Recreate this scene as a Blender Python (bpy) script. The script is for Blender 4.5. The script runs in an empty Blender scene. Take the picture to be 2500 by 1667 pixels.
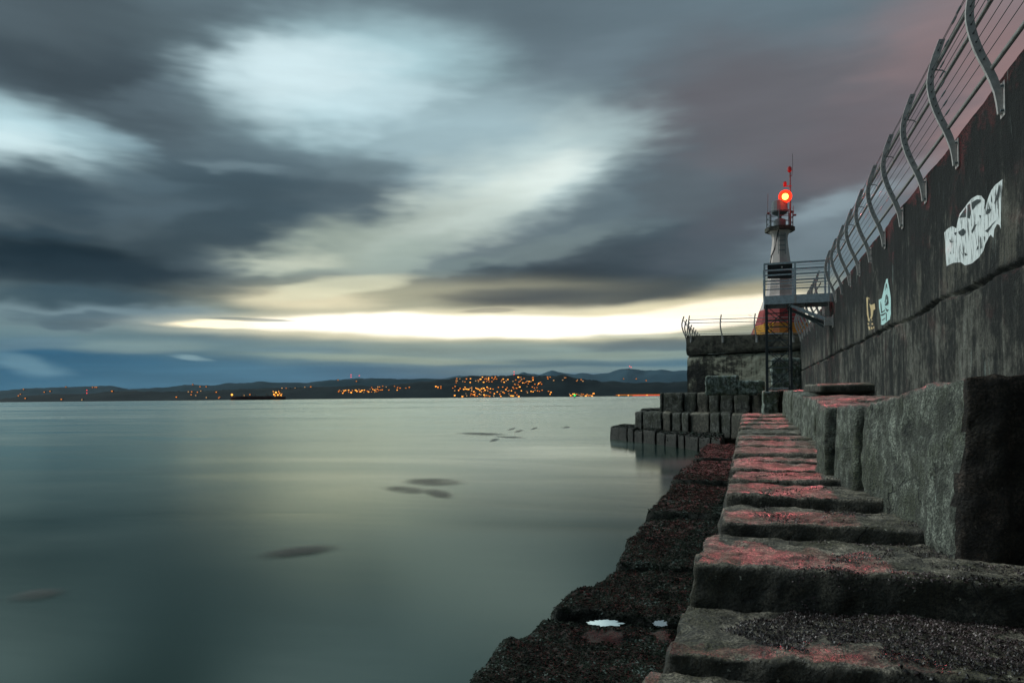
import bpy, bmesh, math, random
from mathutils import Vector, noise, Matrix
from mathutils.bvhtree import BVHTree
import numpy as np
random.seed(7); np.random.seed(7)
C = bpy.context.scene.collection
R = math.radians
# ------------------------------------------------------------------ camera
HAZE = 8e-6
F, U0, V0, ROLL, EYE = 1800.0, 1250.0, 968.0, 0.0098, 2.6
TH = math.atan(590/1800.); S_, C_ = math.sin(TH), math.cos(TH)
cam = bpy.data.objects.new('camera', bpy.data.cameras.new('camera')); C.objects.link(cam)
cam.data.sensor_width = 36; cam.data.lens = 36*F/2500; cam.data.clip_end = 60000; cam.data.clip_start = .05
cam.data.shift_y = (V0-833.5)/2500
cam.matrix_world = Matrix.Translation((0, 0, EYE)) @ Matrix.Rotation(R(90), 4, 'X') @ Matrix.Rotation(-ROLL, 4, 'Z')
bpy.context.scene.camera = cam
sc = bpy.context.scene
sc.view_settings.view_transform = 'Standard'; sc.view_settings.look = 'None'
sc.view_settings.exposure = 0; sc.view_settings.gamma = 1; sc.view_settings.use_curve_mapping = False
sc.cycles.max_bounces = 6; sc.cycles.diffuse_bounces = 3; sc.cycles.glossy_bounces = 3
sc.cycles.sample_clamp_indirect = 4

def ray(x, y):
    u, v = x-U0, V0-y
    return ((u+ROLL*v)/F, 1.0, (v-ROLL*u)/F)
def onz(x, y, h):            # point seen at photo pixel x,y lying h metres below the eye
    r = ray(x, y); t = -h/r[2]
    return Vector((r[0]*t, t, EYE-h))
def atY(x, y, Y):
    r = ray(x, y); return Vector((r[0]*Y, Y, EYE+r[2]*Y))
def W(t, a, z):              # along the breakwater wall, to its right, height
    return Vector((t*S_+a*C_, t*C_-a*S_, z))
def TA(p): return (p[0]*S_+p[1]*C_, p[0]*C_-p[1]*S_)

# ------------------------------------------------------------------ node helpers
def srgb(h):
    h = h.lstrip('#'); v = [int(h[i:i+2], 16)/255 for i in (0, 2, 4)]
    return tuple(c/12.92 if c <= .04045 else ((c+.055)/1.055)**2.4 for c in v)+(1,)
class NT:
    def __init__(s, t): s.t = t; s.t.nodes.clear()
    def n(s, k, **kw):
        nd = s.t.nodes.new(k)
        for a, b in kw.items():
            if a == 'i':
                for kk, vv in b.items():
                    if isinstance(vv, bpy.types.NodeSocket): s.t.links.new(vv, nd.inputs[kk])
                    else: nd.inputs[kk].default_value = vv
            else: setattr(nd, a, b)
        return nd
    def math(s, op, a, b=0.0, c=0.0, clamp=False):
        nd = s.n('ShaderNodeMath', operation=op); nd.use_clamp = clamp
        for i, v in enumerate((a, b, c)):
            if isinstance(v, bpy.types.NodeSocket): s.t.links.new(v, nd.inputs[i])
            else: nd.inputs[i].default_value = v
        return nd.outputs[0]
    def mix(s, f, a, b, mode='MIX'):
        nd = s.n('ShaderNodeMix', data_type='RGBA', blend_type=mode)
        for i, v in ((0, f), (6, a), (7, b)):
            if isinstance(v, bpy.types.NodeSocket): s.t.links.new(v, nd.inputs[i])
            else: nd.inputs[i].default_value = v
        return nd.outputs[2]
    def noise(s, vec, scale, detail=4, rough=.55, dist=0):
        return s.n('ShaderNodeTexNoise', i={'Vector': vec, 'Scale': scale, 'Detail': detail, 'Roughness': rough, 'Distortion': dist}).outputs['Fac']
    def rng(s, v, a, b, c=0, d=1, mode='LINEAR'):
        nd = s.n('ShaderNodeMapRange', interpolation_type=mode)
        s.t.links.new(v, nd.inputs[0])
        for i, q in ((1, a), (2, b), (3, c), (4, d)): nd.inputs[i].default_value = q
        return nd.outputs[0]

# ------------------------------------------------------------------ world (dusk sky, moving cloud)
world = bpy.data.worlds.new('World'); sc.world = world; world.use_nodes = True
w = NT(world.node_tree)
tc = w.n('ShaderNodeTexCoord').outputs['Generated']
sep = w.n('ShaderNodeSeparateXYZ', i={0: tc})
az = w.math('ARCTAN2', sep.outputs[0], sep.outputs[1]); el = w.math('ARCSINE', sep.outputs[2])
uv = w.n('ShaderNodeCombineXYZ', i={0: az, 1: el}).outputs[0]
def ang(x, y):
    r = ray(x, y); return math.atan2(r[0], 1), math.atan2(r[2], math.hypot(r[0], 1))
def mapn(vec, loc=(0, 0, 0), rot=0, scl=(1, 1, 1), typ='POINT'):
    return w.n('ShaderNodeMapping', vector_type=typ, i={'Vector': vec, 'Location': loc, 'Rotation': (0, 0, rot), 'Scale': scl}).outputs[0]
n1 = w.n('ShaderNodeTexNoise', i={'Vector': mapn(uv, rot=R(-14), scl=(3.2, 9, 1)), 'Scale': 1, 'Detail': 4, 'Roughness': .62}).outputs['Color']
n2 = w.n('ShaderNodeTexNoise', i={'Vector': mapn(uv, rot=R(-3), scl=(9, 60, 1)), 'Scale': 1, 'Detail': 3, 'Roughness': .5}).outputs['Color']
def warp(vec, col, amt):
    v = w.n('ShaderNodeVectorMath', operation='SUBTRACT', i={0: col, 1: (.5, .5, .5)}).outputs[0]
    v = w.n('ShaderNodeVectorMath', operation='MULTIPLY', i={0: v, 1: amt}).outputs[0]
    return w.n('ShaderNodeVectorMath', operation='ADD', i={0: vec, 1: v}).outputs[0]
wv = warp(warp(uv, n1, (.21, .10, 0)), n2, (.06, .014, 0))
# base gradient with elevation
ewarp = w.n('ShaderNodeSeparateXYZ', i={0: wv}).outputs[1]
ramp = w.n('ShaderNodeValToRGB'); w.t.links.new(w.rng(ewarp, 0, .7), ramp.inputs[0])
el_ = ramp.color_ramp.elements
stops = [(0, '#3f6780'), (.06, '#5d7d8c'), (.13, '#7b8f92'), (.22, '#6c7a80'), (.45, '#66757d'), (.8, '#6d7c84'), (1, '#78868c')]
el_[0].position = 0; el_[0].color = srgb(stops[0][1]); el_[1].position = 1; el_[1].color = srgb(stops[-1][1])
for p, c in stops[1:-1]: e = el_.new(p); e.color = srgb(c)
col = ramp.outputs[0]
def blob(x, y, wx, wy, rot, c, alpha, vec=None, inner=0.2, gain=1.0):
    """x,y,wx,wy in 2352-px photo units; rot in degrees (positive: rises to the right)"""
    global col
    k = 2500/2352.
    a, e = ang(x*k, y*k)
    ca = math.cos(a)**2
    m = mapn(vec or wv, loc=(a, e, 0), rot=R(rot), scl=(wx*k/F*ca, wy*k/F*math.cos(a), 1), typ='TEXTURE')
    g = w.n('ShaderNodeTexGradient', gradient_type='SPHERICAL', i={0: m}).outputs['Fac']
    f = w.rng(g, 0, 1-inner, 0, alpha, 'SMOOTHERSTEP')
    cc = srgb(c); col = w.mix(f, col, (cc[0]*gain, cc[1]*gain, cc[2]*gain, 1))
BL = [
 # left and top
 (150,100,600,230,-4,'#465158',.97), (60,20,500,110,0,'#5c686e',.6), (430,60,300,110,6,'#5f6d73',.5), (340,215,200,50,8,'#6b7a82',.6),
 (1500,120,700,300,10,'#6c7a82',.8), (2230,150,620,420,0,'#8b7c7e',.95), (2400,330,420,360,0,'#9c8280',.85),
 (1750,250,460,240,-12,'#68676c',.9), (1950,330,400,150,20,'#6b666b',.7), (1330,150,300,90,14,'#74828a',.6),
 # bright upper cloud
 (820,190,500,210,8,'#adc6cc',1.0), (1060,310,520,130,12,'#9db1b7',.95), (700,185,320,110,4,'#cddee2',.85), (880,250,260,60,12,'#c0d3d8',.6),
 (80,310,420,115,-3,'#b3cbd1',1.0), (40,330,260,60,-3,'#cddfe2',.8), (260,300,200,40,-6,'#9db6bf',.5),
 (1200,400,480,150,20,'#c0d0d0',1.0), (1330,350,300,90,24,'#a9bbbe',.7), (1200,415,300,70,18,'#e0eae6',.85), (980,520,400,120,20,'#b3beb8',.95), (1110,480,200,50,16,'#c6d2cd',.6),
 (720,580,340,100,14,'#a5b0a6',.9), (660,600,190,44,8,'#c4cabc',.8), (930,590,200,60,14,'#98a69f',.6),
 # dark mid band on the left
 (660,340,330,70,-6,'#62727a',.7), (560,440,480,150,-8,'#4a5a63',.95), (840,380,200,50,8,'#66767d',.7), (800,470,200,80,10,'#5a6971',.8),
 (130,440,400,90,-4,'#40505a',.9), (130,590,540,150,0,'#1f303a',1.0), (300,650,500,90,-3,'#2b3b45',.85), (470,540,280,90,8,'#394952',.75),
 (560,370,160,30,-6,'#7a8b92',.6), (330,400,240,30,-6,'#5c6d76',.7), (420,480,200,30,6,'#56666f',.5), (90,520,240,30,4,'#384a55',.6),
 # dark streaks on the right
 (1180,645,600,70,4,'#485860',.95), (1400,590,420,100,14,'#434f57',.9), (1350,655,420,80,0,'#35424a',.95), (1640,560,330,130,15,'#535b63',.8),
 (1450,680,340,50,0,'#3a4349',.8), (1690,470,280,120,10,'#595d64',.75), (1560,420,160,120,30,'#5a6268',.6), (1250,560,300,40,12,'#7d8b8c',.6), (1050,610,200,20,6,'#7f8e8d',.5),
 (1950,450,300,60,14,'#94a3aa',.8), (1900,540,320,100,10,'#7a868d',.7),
 # lower left
 (160,700,480,50,0,'#3d515c',.85), (250,740,520,34,0,'#788b94',.7), (150,745,200,14,0,'#4c5f6a',.6), (520,660,260,40,4,'#4a5b64',.6),
]
BL2 = [
 (130,830,560,70,0,'#3c6680',.9), (560,850,700,50,0,'#4d7388',.7), (60,835,170,34,-12,'#7494a3',.85), (330,795,300,22,0,'#8fa3a3',.7),
 (460,822,60,9,-8,'#8ea8b0',.8), (60,790,200,20,6,'#6f8894',.7),
 # glow round the sunset
 (1000,700,760,90,0,'#b3b29d',.85), (700,690,260,40,0,'#e4ddc2',.9), (1250,760,1000,60,0,'#c6c2a8',.8), (1700,690,300,60,6,'#b8b096',.8),
 (1100,810,800,44,0,'#8a9c98',.8), (1500,790,300,24,0,'#5f7078',.75), (1480,815,420,16,0,'#9aa79b',.5), (1200,838,300,18,0,'#5d7881',.7), (900,825,420,14,-2,'#a1aea0',.6),
 (700,805,200,12,0,'#6f8790',.6), (1350,850,500,14,0,'#93a49e',.5),
 # the band itself
 (1350,690,480,44,0,'#424c52',.7), (1180,680,300,30,0,'#4a555c',.6),
]
BL3 = [
 (1100,744,900,44,1,'#d6d0b8',.7), (1500,728,420,46,5,'#d6cfb4',.75), (780,660,240,30,8,'#c8c8b2',.6),
 (560,747,260,13,1,'#fff3d6',1.0), (830,742,340,26,2,'#fff7e6',1.0), (1080,750,560,30,0,'#fffbee',1.0), (1420,746,600,28,2,'#fff8e8',1.0), (1640,722,300,40,6,'#fff4e0',.9),
 (1250,749,480,20,0,'#ffffff',1.0), (1130,716,90,7,0,'#6e6f6a',.5), (580,737,150,6,0,'#5a6a70',.6), (1500,768,240,7,0,'#aeb3a6',.6),
]
for b in BL: blob(*b, inner=.08, gain=1.05)
wv2 = warp(warp(uv, n1, (.10, .014, 0)), n2, (.07, .007, 0))
for b in BL2: blob(*b, vec=wv2)
for b in BL3: blob(*b, vec=wv2, inner=.45, gain=1.3)
# soft streak modulation
st = w.noise(mapn(uv, rot=R(-12), scl=(3, 16, 1)), 1, 4, .5)
stf = w.rng(st, .25, .75, .86, 1.16)
st2 = w.noise(mapn(uv, rot=R(-2), scl=(5, 90, 1)), 1, 3, .5)
low = w.rng(el, .02, .14, 1, 0)
stf = w.math('MULTIPLY', stf, w.math('ADD', 1, w.math('MULTIPLY', low, w.rng(st2, .3, .7, -.16, .16))))
hsv = w.n('ShaderNodeHueSaturation', i={'Color': w.n('ShaderNodeGamma', i={0: col, 1: 1.13}).outputs[0], 'Value': w.math('MULTIPLY', stf, 1.16), 'Saturation': 1.1}).outputs[0]
# the sky turned away from the sunset is darker
back = w.rng(w.math('ABSOLUTE', w.math('ADD', az, .25)), 1.0, 2.2, 1.0, .42, 'SMOOTHSTEP')
up = w.rng(el, .55, 1.0, 0, 1)                       # sky overhead, out of view, raised to light the stone tops
lf = w.math('MULTIPLY', w.rng(az, -.72, -1.1, 0, 1.6), w.rng(az, -2.2, -1.7, 0, 1))
back = w.math('MAXIMUM', w.math('ADD', back, lf), w.math('MULTIPLY', up, 1.25))
hsv = w.mix(1, hsv, w.n('ShaderNodeCombineXYZ', i={0: back, 1: back, 2: back}).outputs[0], 'MULTIPLY')
bg1 = w.n('ShaderNodeBackground', i={0: hsv, 1: 1.0})
sky = w.n('ShaderNodeTexSky'); sky.sky_type = 'NISHITA'; sky.sun_disc = False
sky.sun_elevation = R(1); sky.sun_rotation = R(-4)
bg2 = w.n('ShaderNodeBackground', i={0: sky.outputs[0], 1: .05})
ad = w.n('ShaderNodeMixShader', i={0: .03, 1: bg1.outputs[0], 2: bg2.outputs[0]})
w.n('ShaderNodeOutputWorld', i={0: ad.outputs[0]})
# weak soft light from the bright gap in the cloud, ahead and to the left
sun = bpy.data.objects.new('sun', bpy.data.lights.new('sun', 'SUN')); C.objects.link(sun)
sun.data.energy = 1.5; sun.data.angle = R(30); sun.data.color = (.93, 1, .95)
sun.rotation_euler = Vector((.75, -.42, -.62)).to_track_quat('-Z', 'Y').to_euler()

# ------------------------------------------------------------------ materials
def mat(name, base=(.5, .5, .5), rough=.6, metal=0, fn=None, **inp):
    m = bpy.data.materials.new(name); m.use_nodes = True
    t = NT(m.node_tree); p = t.n('ShaderNodeBsdfPrincipled')
    p.inputs['Base Color'].default_value = (*base[:3], 1); p.inputs['Roughness'].default_value = rough; p.inputs['Metallic'].default_value = metal
    for k, v in inp.items(): p.inputs[k.replace('_', ' ')].default_value = v
    t.n('ShaderNodeOutputMaterial', i={0: p.outputs[0]})
    if fn: fn(t, p)
    return m
def tex(t, scl=(1, 1, 1), rot=0):
    g = t.n('ShaderNodeNewGeometry').outputs['Position']
    if rot: g = t.n('ShaderNodeMapping', i={'Vector': g, 'Rotation': (0, 0, rot)}).outputs[0]
    return t.n('ShaderNodeMapping', i={'Vector': g, 'Scale': scl}).outputs[0]
def bump(t, p, h, dist, strength=1.0):
    b = t.n('ShaderNodeBump', i={'Height': h, 'Distance': dist, 'Strength': strength})
    t.t.links.new(b.outputs[0], p.inputs['Normal'])
def ramp3(t, f, cols):
    r = t.n('ShaderNodeValToRGB'); t.t.links.new(f, r.inputs[0]); e = r.color_ramp.elements
    e[0].position, e[0].color = cols[0][0], (*cols[0][1], 1); e[1].position, e[1].color = cols[-1][0], (*cols[-1][1], 1)
    for q, c in cols[1:-1]: z = e.new(q); z.color = (*c, 1)
    return r.outputs[0]
def granite(dark=1.0, wet=True, weed=False, tint=(1, 1, 1), side_shade=0, dirt=.78):
    def fn(t, p):
        v = tex(t)
        a = t.noise(v, 1.9, 6, .65); b = t.noise(v, 70, 4, .75); c = t.noise(v, 7, 8, .72, .3)
        k = lambda r, g, bb: (r*dark*tint[0], g*dark*tint[1], bb*dark*tint[2])
        base = ramp3(t, c, [(.34, k(.018, .018, .015)), (.44, k(.10, .095, .075)), (.52, k(.26, .25, .21)), (.62, k(.52, .49, .43))])
        nz = t.n('ShaderNodeSeparateXYZ', i={0: t.n('ShaderNodeNewGeometry').outputs['Normal']}).outputs[2]
        side = t.rng(nz, .25, .7, 0, 1)
        moss = t.rng(a, .47, .58, 0, .7)
        base = t.mix(moss, base, k(.085, .088, .04)+(1,))
        base = t.mix(t.rng(b, .44, .56, 0, dirt), base, k(.03, .028, .026)+(1,))
        sv = t.noise(tex(t, (9, 9, .7)), 1.3, 6, .65)                     # run-off streaks on the sides
        streak = t.math('MULTIPLY', t.rng(sv, .46, .62, 0, .75), t.math('SUBTRACT', 1, side))
        base = t.mix(streak, base, k(.055, .052, .04)+(1,))
        if side_shade:      # shade of the upright faces painted into the colour
            am = t.math('MULTIPLY', t.math('SUBTRACT', 1, t.rng(nz, .35, .75, 0, 1)), t.rng(c, .3, .62, 1, .75))
            base = t.mix(t.math('MULTIPLY', am, side_shade), base, k(.016, .017, .013)+(1,))
        dv = t.n('ShaderNodeVectorMath', operation='ADD', i={0: t.n('ShaderNodeMapping', i={'Vector': v, 'Scale': (1, 1, .6)}).outputs[0], 1: t.n('ShaderNodeVectorMath', operation='SCALE', i={0: t.n('ShaderNodeTexNoise', i={'Vector': v, 'Scale': 2.5, 'Detail': 5.0}).outputs['Color'], 'Scale': .6}).outputs[0]}).outputs[0]
        ve = t.n('ShaderNodeTexVoronoi', feature='DISTANCE_TO_EDGE', i={'Vector': dv, 'Scale': 1.15}).outputs['Distance']
        cr = t.math('MULTIPLY', t.rng(ve, .004, .014, 1, 0), t.rng(a, .46, .54, 0, .85))
        base = t.mix(cr, base, k(.01, .01, .008)+(1,))
        sp = t.rng(t.noise(v, 26, 3, .6), .68, .74, 0, .8)
        base = t.mix(sp, base, k(.5, .52, .48)+(1,))
        t.t.links.new(base, p.inputs['Base Color'])
        if wet:
            w1 = t.noise(tex(t, (1, 1, 1)), 2.6, 6, .7, .5)
            w2 = t.noise(tex(t, (1, .6, 1)), 24, 5, .75)
            wetm = t.math('MULTIPLY', t.math('MULTIPLY', t.rng(w1, .36, .62, 0, 1), t.rng(w2, .42, .60, .5, 1)), side)
            ro = t.math('SUBTRACT', .85, t.math('MULTIPLY', wetm, .62))
            t.t.links.new(ro, p.inputs['Roughness']); p.inputs['Specular IOR Level'].default_value = .8
        g = t.n('ShaderNodeTexVoronoi', i={'Vector': v, 'Scale': 60.0}).outputs['Distance']
        h = t.math('ADD', t.math('ADD', t.math('MULTIPLY', b, .6), t.math('MULTIPLY', c, 2.0)), t.math('SUBTRACT', t.math('MULTIPLY', g, .3), t.math('MULTIPLY', cr, .6)))
        bump(t, p, h, .045, 1.0)
    return fn
M = {}
M['granite'] = mat('granite', rough=.8, fn=granite(1.4, tint=(1.1, 1, .88), side_shade=.8))
M['shaded_stained_end'] = mat('shaded_stained_granite', rough=.8, fn=granite(.30, wet=False, tint=(1.25, .95, .85)))  # shade of the near end painted into the colour, with some black stain
M['granite_side'] = mat('granite_lichen', rough=.85, fn=granite(1.35, tint=(.92, 1.02, .95)))
M['granite_pale'] = mat('granite_pale', rough=.9, fn=granite(2.3, wet=False, tint=(.85, 1, 1.05), dirt=.35))
M['granite_dark'] = mat('granite_dark', rough=.85, fn=granite(.7, wet=False, tint=(.95, 1, 1)))
M['wave_washed'] = mat('wave_washed_granite', rough=.6, fn=granite(.2, wet=False, tint=(1.15, 1, .85)))
M['granite_weed'] = mat('granite_weedy', rough=.7, fn=granite(.2, wet=False, tint=(.8, 1, .8)))
def weedfn(t, p):
    at = t.n('ShaderNodeAttribute', attribute_name='tone').outputs['Fac']
    t.t.links.new(ramp3(t, at, [(0, (.003, .005, .004)), (.35, (.009, .013, .009)), (.6, (.018, .024, .015)), (.85, (.024, .04, .028)), (1, (.14, .18, .16))]), p.inputs['Base Color'])
M['weed'] = mat('seaweed', rough=.8, fn=weedfn, Specular_IOR_Level=.1)
def rweedfn(t, p):
    at = t.n('ShaderNodeAttribute', attribute_name='tone').outputs['Fac']
    t.t.links.new(ramp3(t, at, [(0, (.008, .006, .006)), (.35, (.02, .012, .012)), (.6, (.05, .03, .03)), (.8, (.14, .09, .085)), (1, (.38, .30, .29))]), p.inputs['Base Color'])  # palest pink tones paint in the glints on wet tufts
M['rockweed'] = mat('wet_rockweed', rough=.4, fn=rweedfn, Specular_IOR_Level=.5)
def concrete(t, p):
    v = tex(t, rot=TH)     # x across the wall, y along it
    mp = lambda sc_: t.n('ShaderNodeMapping', i={'Vector': v, 'Scale': sc_}).outputs[0]
    s1 = t.noise(mp((2, 3.4, .42)), 1, 8, .72, .3); s2 = t.noise(mp((3, 13, 1.0)), 1, 6, .7, .4)
    big = t.noise(v, .7, 6, .68, .6); fine = t.noise(v, 34, 4, .75); md = t.noise(v, 7, 6, .7)
    z = t.n('ShaderNodeSeparateXYZ', i={0: t.n('ShaderNodeNewGeometry').outputs['Position']}).outputs[2]
    hi = t.rng(z, 4.2, 5.7, 0, .10); lo = t.rng(z, 2.6, 4.4, .045, 0)
    f = t.math('ADD', t.math('ADD', t.math('MULTIPLY', s1, .44), t.math('MULTIPLY', big, .42)), t.math('ADD', t.math('MULTIPLY', s2, .10), t.math('MULTIPLY', md, .30)))
    f = t.math('SUBTRACT', t.math('ADD', f, lo), hi)
    base = ramp3(t, f, [(.575, (.004, .0045, .004)), (.628, (.012, .013, .011)), (.66, (.042, .04, .032)), (.695, (.12, .112, .09)), (.77, (.26, .25, .21))])
    pm = t.math('MULTIPLY', t.rng(z, 3.82, 3.9, 0, 1), t.rng(z, 4.05, 4.75, 1, 0))     # paler patches weathered clean just above the seam
    pn = t.noise(mp((2, 1.5, .5)), 1, 5, .6)
    base = t.mix(t.math('MULTIPLY', t.math('MULTIPLY', pm, t.rng(pn, .50, .56, 0, .85)), t.rng(s2, .4, .55, .3, 1)), base, (.20, .18, .14, 1))
    eff = t.math('MULTIPLY', t.rng(t.noise(mp((3, 4.5, .6)), 1.1, 7, .75), .615, .66, 0, .85), t.rng(fine, .4, .6, .3, 1))
    base = t.mix(eff, base, (.40, .47, .43, 1))
    base = t.mix(t.rng(fine, .44, .62, 0, .55), base, (.010, .011, .009, 1))
    t.t.links.new(base, p.inputs['Base Color'])
    h = t.math('ADD', t.math('ADD', t.math('MULTIPLY', fine, .8), s1), md)
    bump(t, p, h, .05, .9)
M['concrete'] = mat('stained_concrete', rough=.85, fn=concrete)
def headfn(t, p):
    v = tex(t, (1, 1, 1.6)); a = t.noise(v, .45, 5, .6, .8); b = t.noise(v, 3, 6, .7); c = t.noise(tex(t, (5, 5, .5)), 1, 5, .6)
    f = t.math('ADD', t.math('MULTIPLY', a, .65), t.math('ADD', t.math('MULTIPLY', b, .2), t.math('MULTIPLY', c, .2)))
    x = t.n('ShaderNodeSeparateXYZ', i={0: t.n('ShaderNodeNewGeometry').outputs['Position']}).outputs[0]
    f = t.math('SUBTRACT', f, t.rng(x, 11.6, 13.6, .06, -.02))     # the seaward corner is stained black
    t.t.links.new(ramp3(t, f, [(.42, (.012, .012, .011)), (.48, (.07, .066, .05)), (.52, (.30, .28, .21)), (.62, (.50, .48, .38))]), p.inputs['Base Color'])
    bump(t, p, b, .12, .8)
M['head'] = mat('weathered_concrete', rough=.9, fn=headfn)
def capfn(t, p):
    v = tex(t); b = t.noise(v, 3.4, 6, .7)
    t.t.links.new(ramp3(t, b, [(.4, (.025, .023, .018)), (.62, (.11, .10, .075))]), p.inputs['Base Color']); bump(t, p, b, .08, .8)
M['cap'] = mat('dark_cap_concrete', rough=.9, fn=capfn)
def galv(c, r=.42, me=.55):
    def fn(t, p):
        v = tex(t); b = t.noise(v, 14, 5, .7)
        t.t.links.new(t.mix(t.rng(b, .35, .7), tuple(x*.7 for x in c)+(1,), tuple(min(1, x*1.15) for x in c)+(1,)), p.inputs['Base Color'])
        bump(t, p, b, .004, .6)
    return mat('galvanised_metal', rough=r, metal=me, fn=fn)
M['galv'] = galv((.58, .53, .50), .6, 0)
M['rail'] = galv((.36, .34, .32), .42, .3)
M['steel'] = galv((.56, .62, .66), .6, 0)
M['darksteel'] = galv((.15, .18, .19), .6, 0)
M['braces'] = galv((.035, .045, .05), .6, 0)
M['cable'] = mat('steel_cable', (.10, .10, .10), .45, .7)
def paintfn(c, c2):
    def fn(t, p):
        b = t.noise(tex(t, (1, 1, .35)), 2.3, 6, .65); q = t.noise(tex(t), 20, 4, .7)
        t.t.links.new(t.mix(t.math('MULTIPLY', t.rng(b, .45, .7), t.rng(q, .3, .6)), c+(1,), c2+(1,)), p.inputs['Base Color'])
        bump(t, p, q, .01, .4)
    return fn
M['white'] = mat('white_paint', rough=.6, fn=paintfn((.74, .62, .57), (.48, .38, .34)))
M['redp'] = mat('red_paint', rough=.45, fn=paintfn((.42, .03, .028), (.22, .02, .02)))
M['yellow'] = mat('yellow_slats', rough=.5, fn=paintfn((.80, .42, .02), (.60, .26, .02)))
M['black'] = mat('black_board', (.012, .012, .014), .6, fn=paintfn((.012, .012, .014), (.03, .02, .02)))
def worn(c, thr):
    def fn(t, p):
        v = tex(t, rot=TH); vs = t.n('ShaderNodeMapping', i={'Vector': v, 'Scale': (3, 24, 3.2)}).outputs[0]
        a = t.noise(vs, 1, 6, .7); b = t.noise(v, 30, 4, .7)
        f = t.math('MULTIPLY', t.rng(a, thr, thr+.06), t.rng(b, .3, .5, .55, 1))
        t.t.links.new(t.mix(f, c+(1,), (.07, .075, .075, 1)), p.inputs['Base Color']); bump(t, p, b, .01, .5)
    return fn
M['graf_white'] = mat('white_graffiti_paint', rough=.6, fn=worn((.88, .90, .88), .535))
M['graf_teal'] = mat('teal_graffiti_paint', rough=.6, fn=worn((.62, .90, .86), .60))
M['graf_yellow'] = mat('yellow_graffiti_paint', rough=.6, fn=worn((.80, .58, .30), .60))
M['graf_dark'] = mat('dark_graffiti_paint', rough=.7, fn=worn((.03, .045, .045), .5))
def waterfn(t, p):
    v = tex(t, (1, 1, 1), R(12))
    s = t.noise(t.n('ShaderNodeMapping', i={'Vector': v, 'Scale': (.05, .16, 1)}).outputs[0], 1, 4, .5, .6)
    f = t.noise(t.n('ShaderNodeMapping', i={'Vector': v, 'Scale': (.5, 2.2, 1)}).outputs[0], 1, 3, .5)
    y = t.n('ShaderNodeSeparateXYZ', i={0: t.n('ShaderNodeNewGeometry').outputs['Position']}).outputs[1]
    s3 = t.noise(t.n('ShaderNodeMapping', i={'Vector': tex(t), 'Scale': (.001, .012, 1)}).outputs[0], 1, 4, .6, .4)
    ro = t.math('ADD', t.rng(s, .3, .7, .13, .24), t.math('MULTIPLY', t.rng(s3, .4, .6, -.05, .06), t.rng(y, 30, 90)))
    t.t.links.new(ro, p.inputs['Roughness'])
    h = t.math('ADD', t.math('MULTIPLY', s, 3), t.math('MULTIPLY', f, .25))
    bump(t, p, h, .12, .07)
M['water'] = mat('long_smooth_sea', (.012, .034, .029), .25, fn=waterfn)
def tint_water(m, tint, ior):
    t = NT.__new__(NT); t.t = m.node_tree
    p = [n for n in t.t.nodes if n.type == 'BSDF_PRINCIPLED'][0]; out = [n for n in t.t.nodes if n.type == 'OUTPUT_MATERIAL'][0]
    ro = p.inputs['Roughness'].links[0].from_socket; nm = p.inputs['Normal'].links[0].from_socket
    gl = t.n('ShaderNodeBsdfGlossy', i={'Color': tint, 'Roughness': ro, 'Normal': nm}); df = t.n('ShaderNodeBsdfDiffuse', i={'Color': p.inputs['Base Color'].default_value[:]})
    fr = t.n('ShaderNodeFresnel', i={'IOR': ior}); mx = t.n('ShaderNodeMixShader', i={0: fr.outputs[0], 1: df.outputs[0], 2: gl.outputs[0]})
    t.t.links.new(mx.outputs[0], out.inputs[0]); t.t.nodes.remove(p)
tint_water(M['water'], (.88, .96, .88, 1), 1.42)
M['pool'] = mat('tide_pool', (.85, .97, .97), .04, .85)
def hillfn(c1, c2, s):
    def fn(t, p):
        a = t.noise(tex(t, (1, .35, 1)), s, 6, .6)
        t.t.links.new(t.mix(t.rng(a, .35, .65), c1+(1,), c2+(1,)), p.inputs['Base Color'])
    return fn
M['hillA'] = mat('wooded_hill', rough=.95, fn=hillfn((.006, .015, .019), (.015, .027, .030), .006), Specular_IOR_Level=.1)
M['hillB'] = mat('wooded_hill_behind', rough=.95, fn=hillfn((.014, .045, .062), (.024, .058, .076), .003), Specular_IOR_Level=.1)  # blue haze of distance mixed into the base colour
M['hillC'] = mat('mountain_ridge', rough=.95, fn=hillfn((.035, .085, .12), (.045, .10, .135), .0012), Specular_IOR_Level=.1)  # paler still: more distance haze in the base colour
def emit(name, c, s):
    m = bpy.data.materials.new(name); m.use_nodes = True; t = NT(m.node_tree)
    e = t.n('ShaderNodeEmission', i={0: (*c, 1), 1: s}); t.n('ShaderNodeOutputMaterial', i={0: e.outputs[0]}); return m
M['win'] = emit('lit_window', (1, .27, .03), 1.5)
M['winb'] = emit('bright_lit_window', (1, .36, .05), 3.2)
M['redlamp'] = emit('red_warning_lamp', (1, .05, .05), 3)
M['winp'] = emit('pale_lit_window', (1, .55, .22), 1.3)
M['greenlamp'] = emit('green_lamp', (.05, 1, .15), 2.5)
M['beacon'] = emit('beacon_lamp', (1, .42, .07), 6)
M['lens'] = emit('red_beacon_lens', (1, .03, .01), 2.4)
M['body'] = mat('house_wall', (.05, .05, .055), .8)
M['hull'] = mat('ship_hull', (.07, .02, .02), .8)
M['shipw'] = mat('ship_superstructure', (.15, .13, .11), .6)
M['kelp'] = mat('floating_kelp', (.10, .12, .10), .6)

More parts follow.
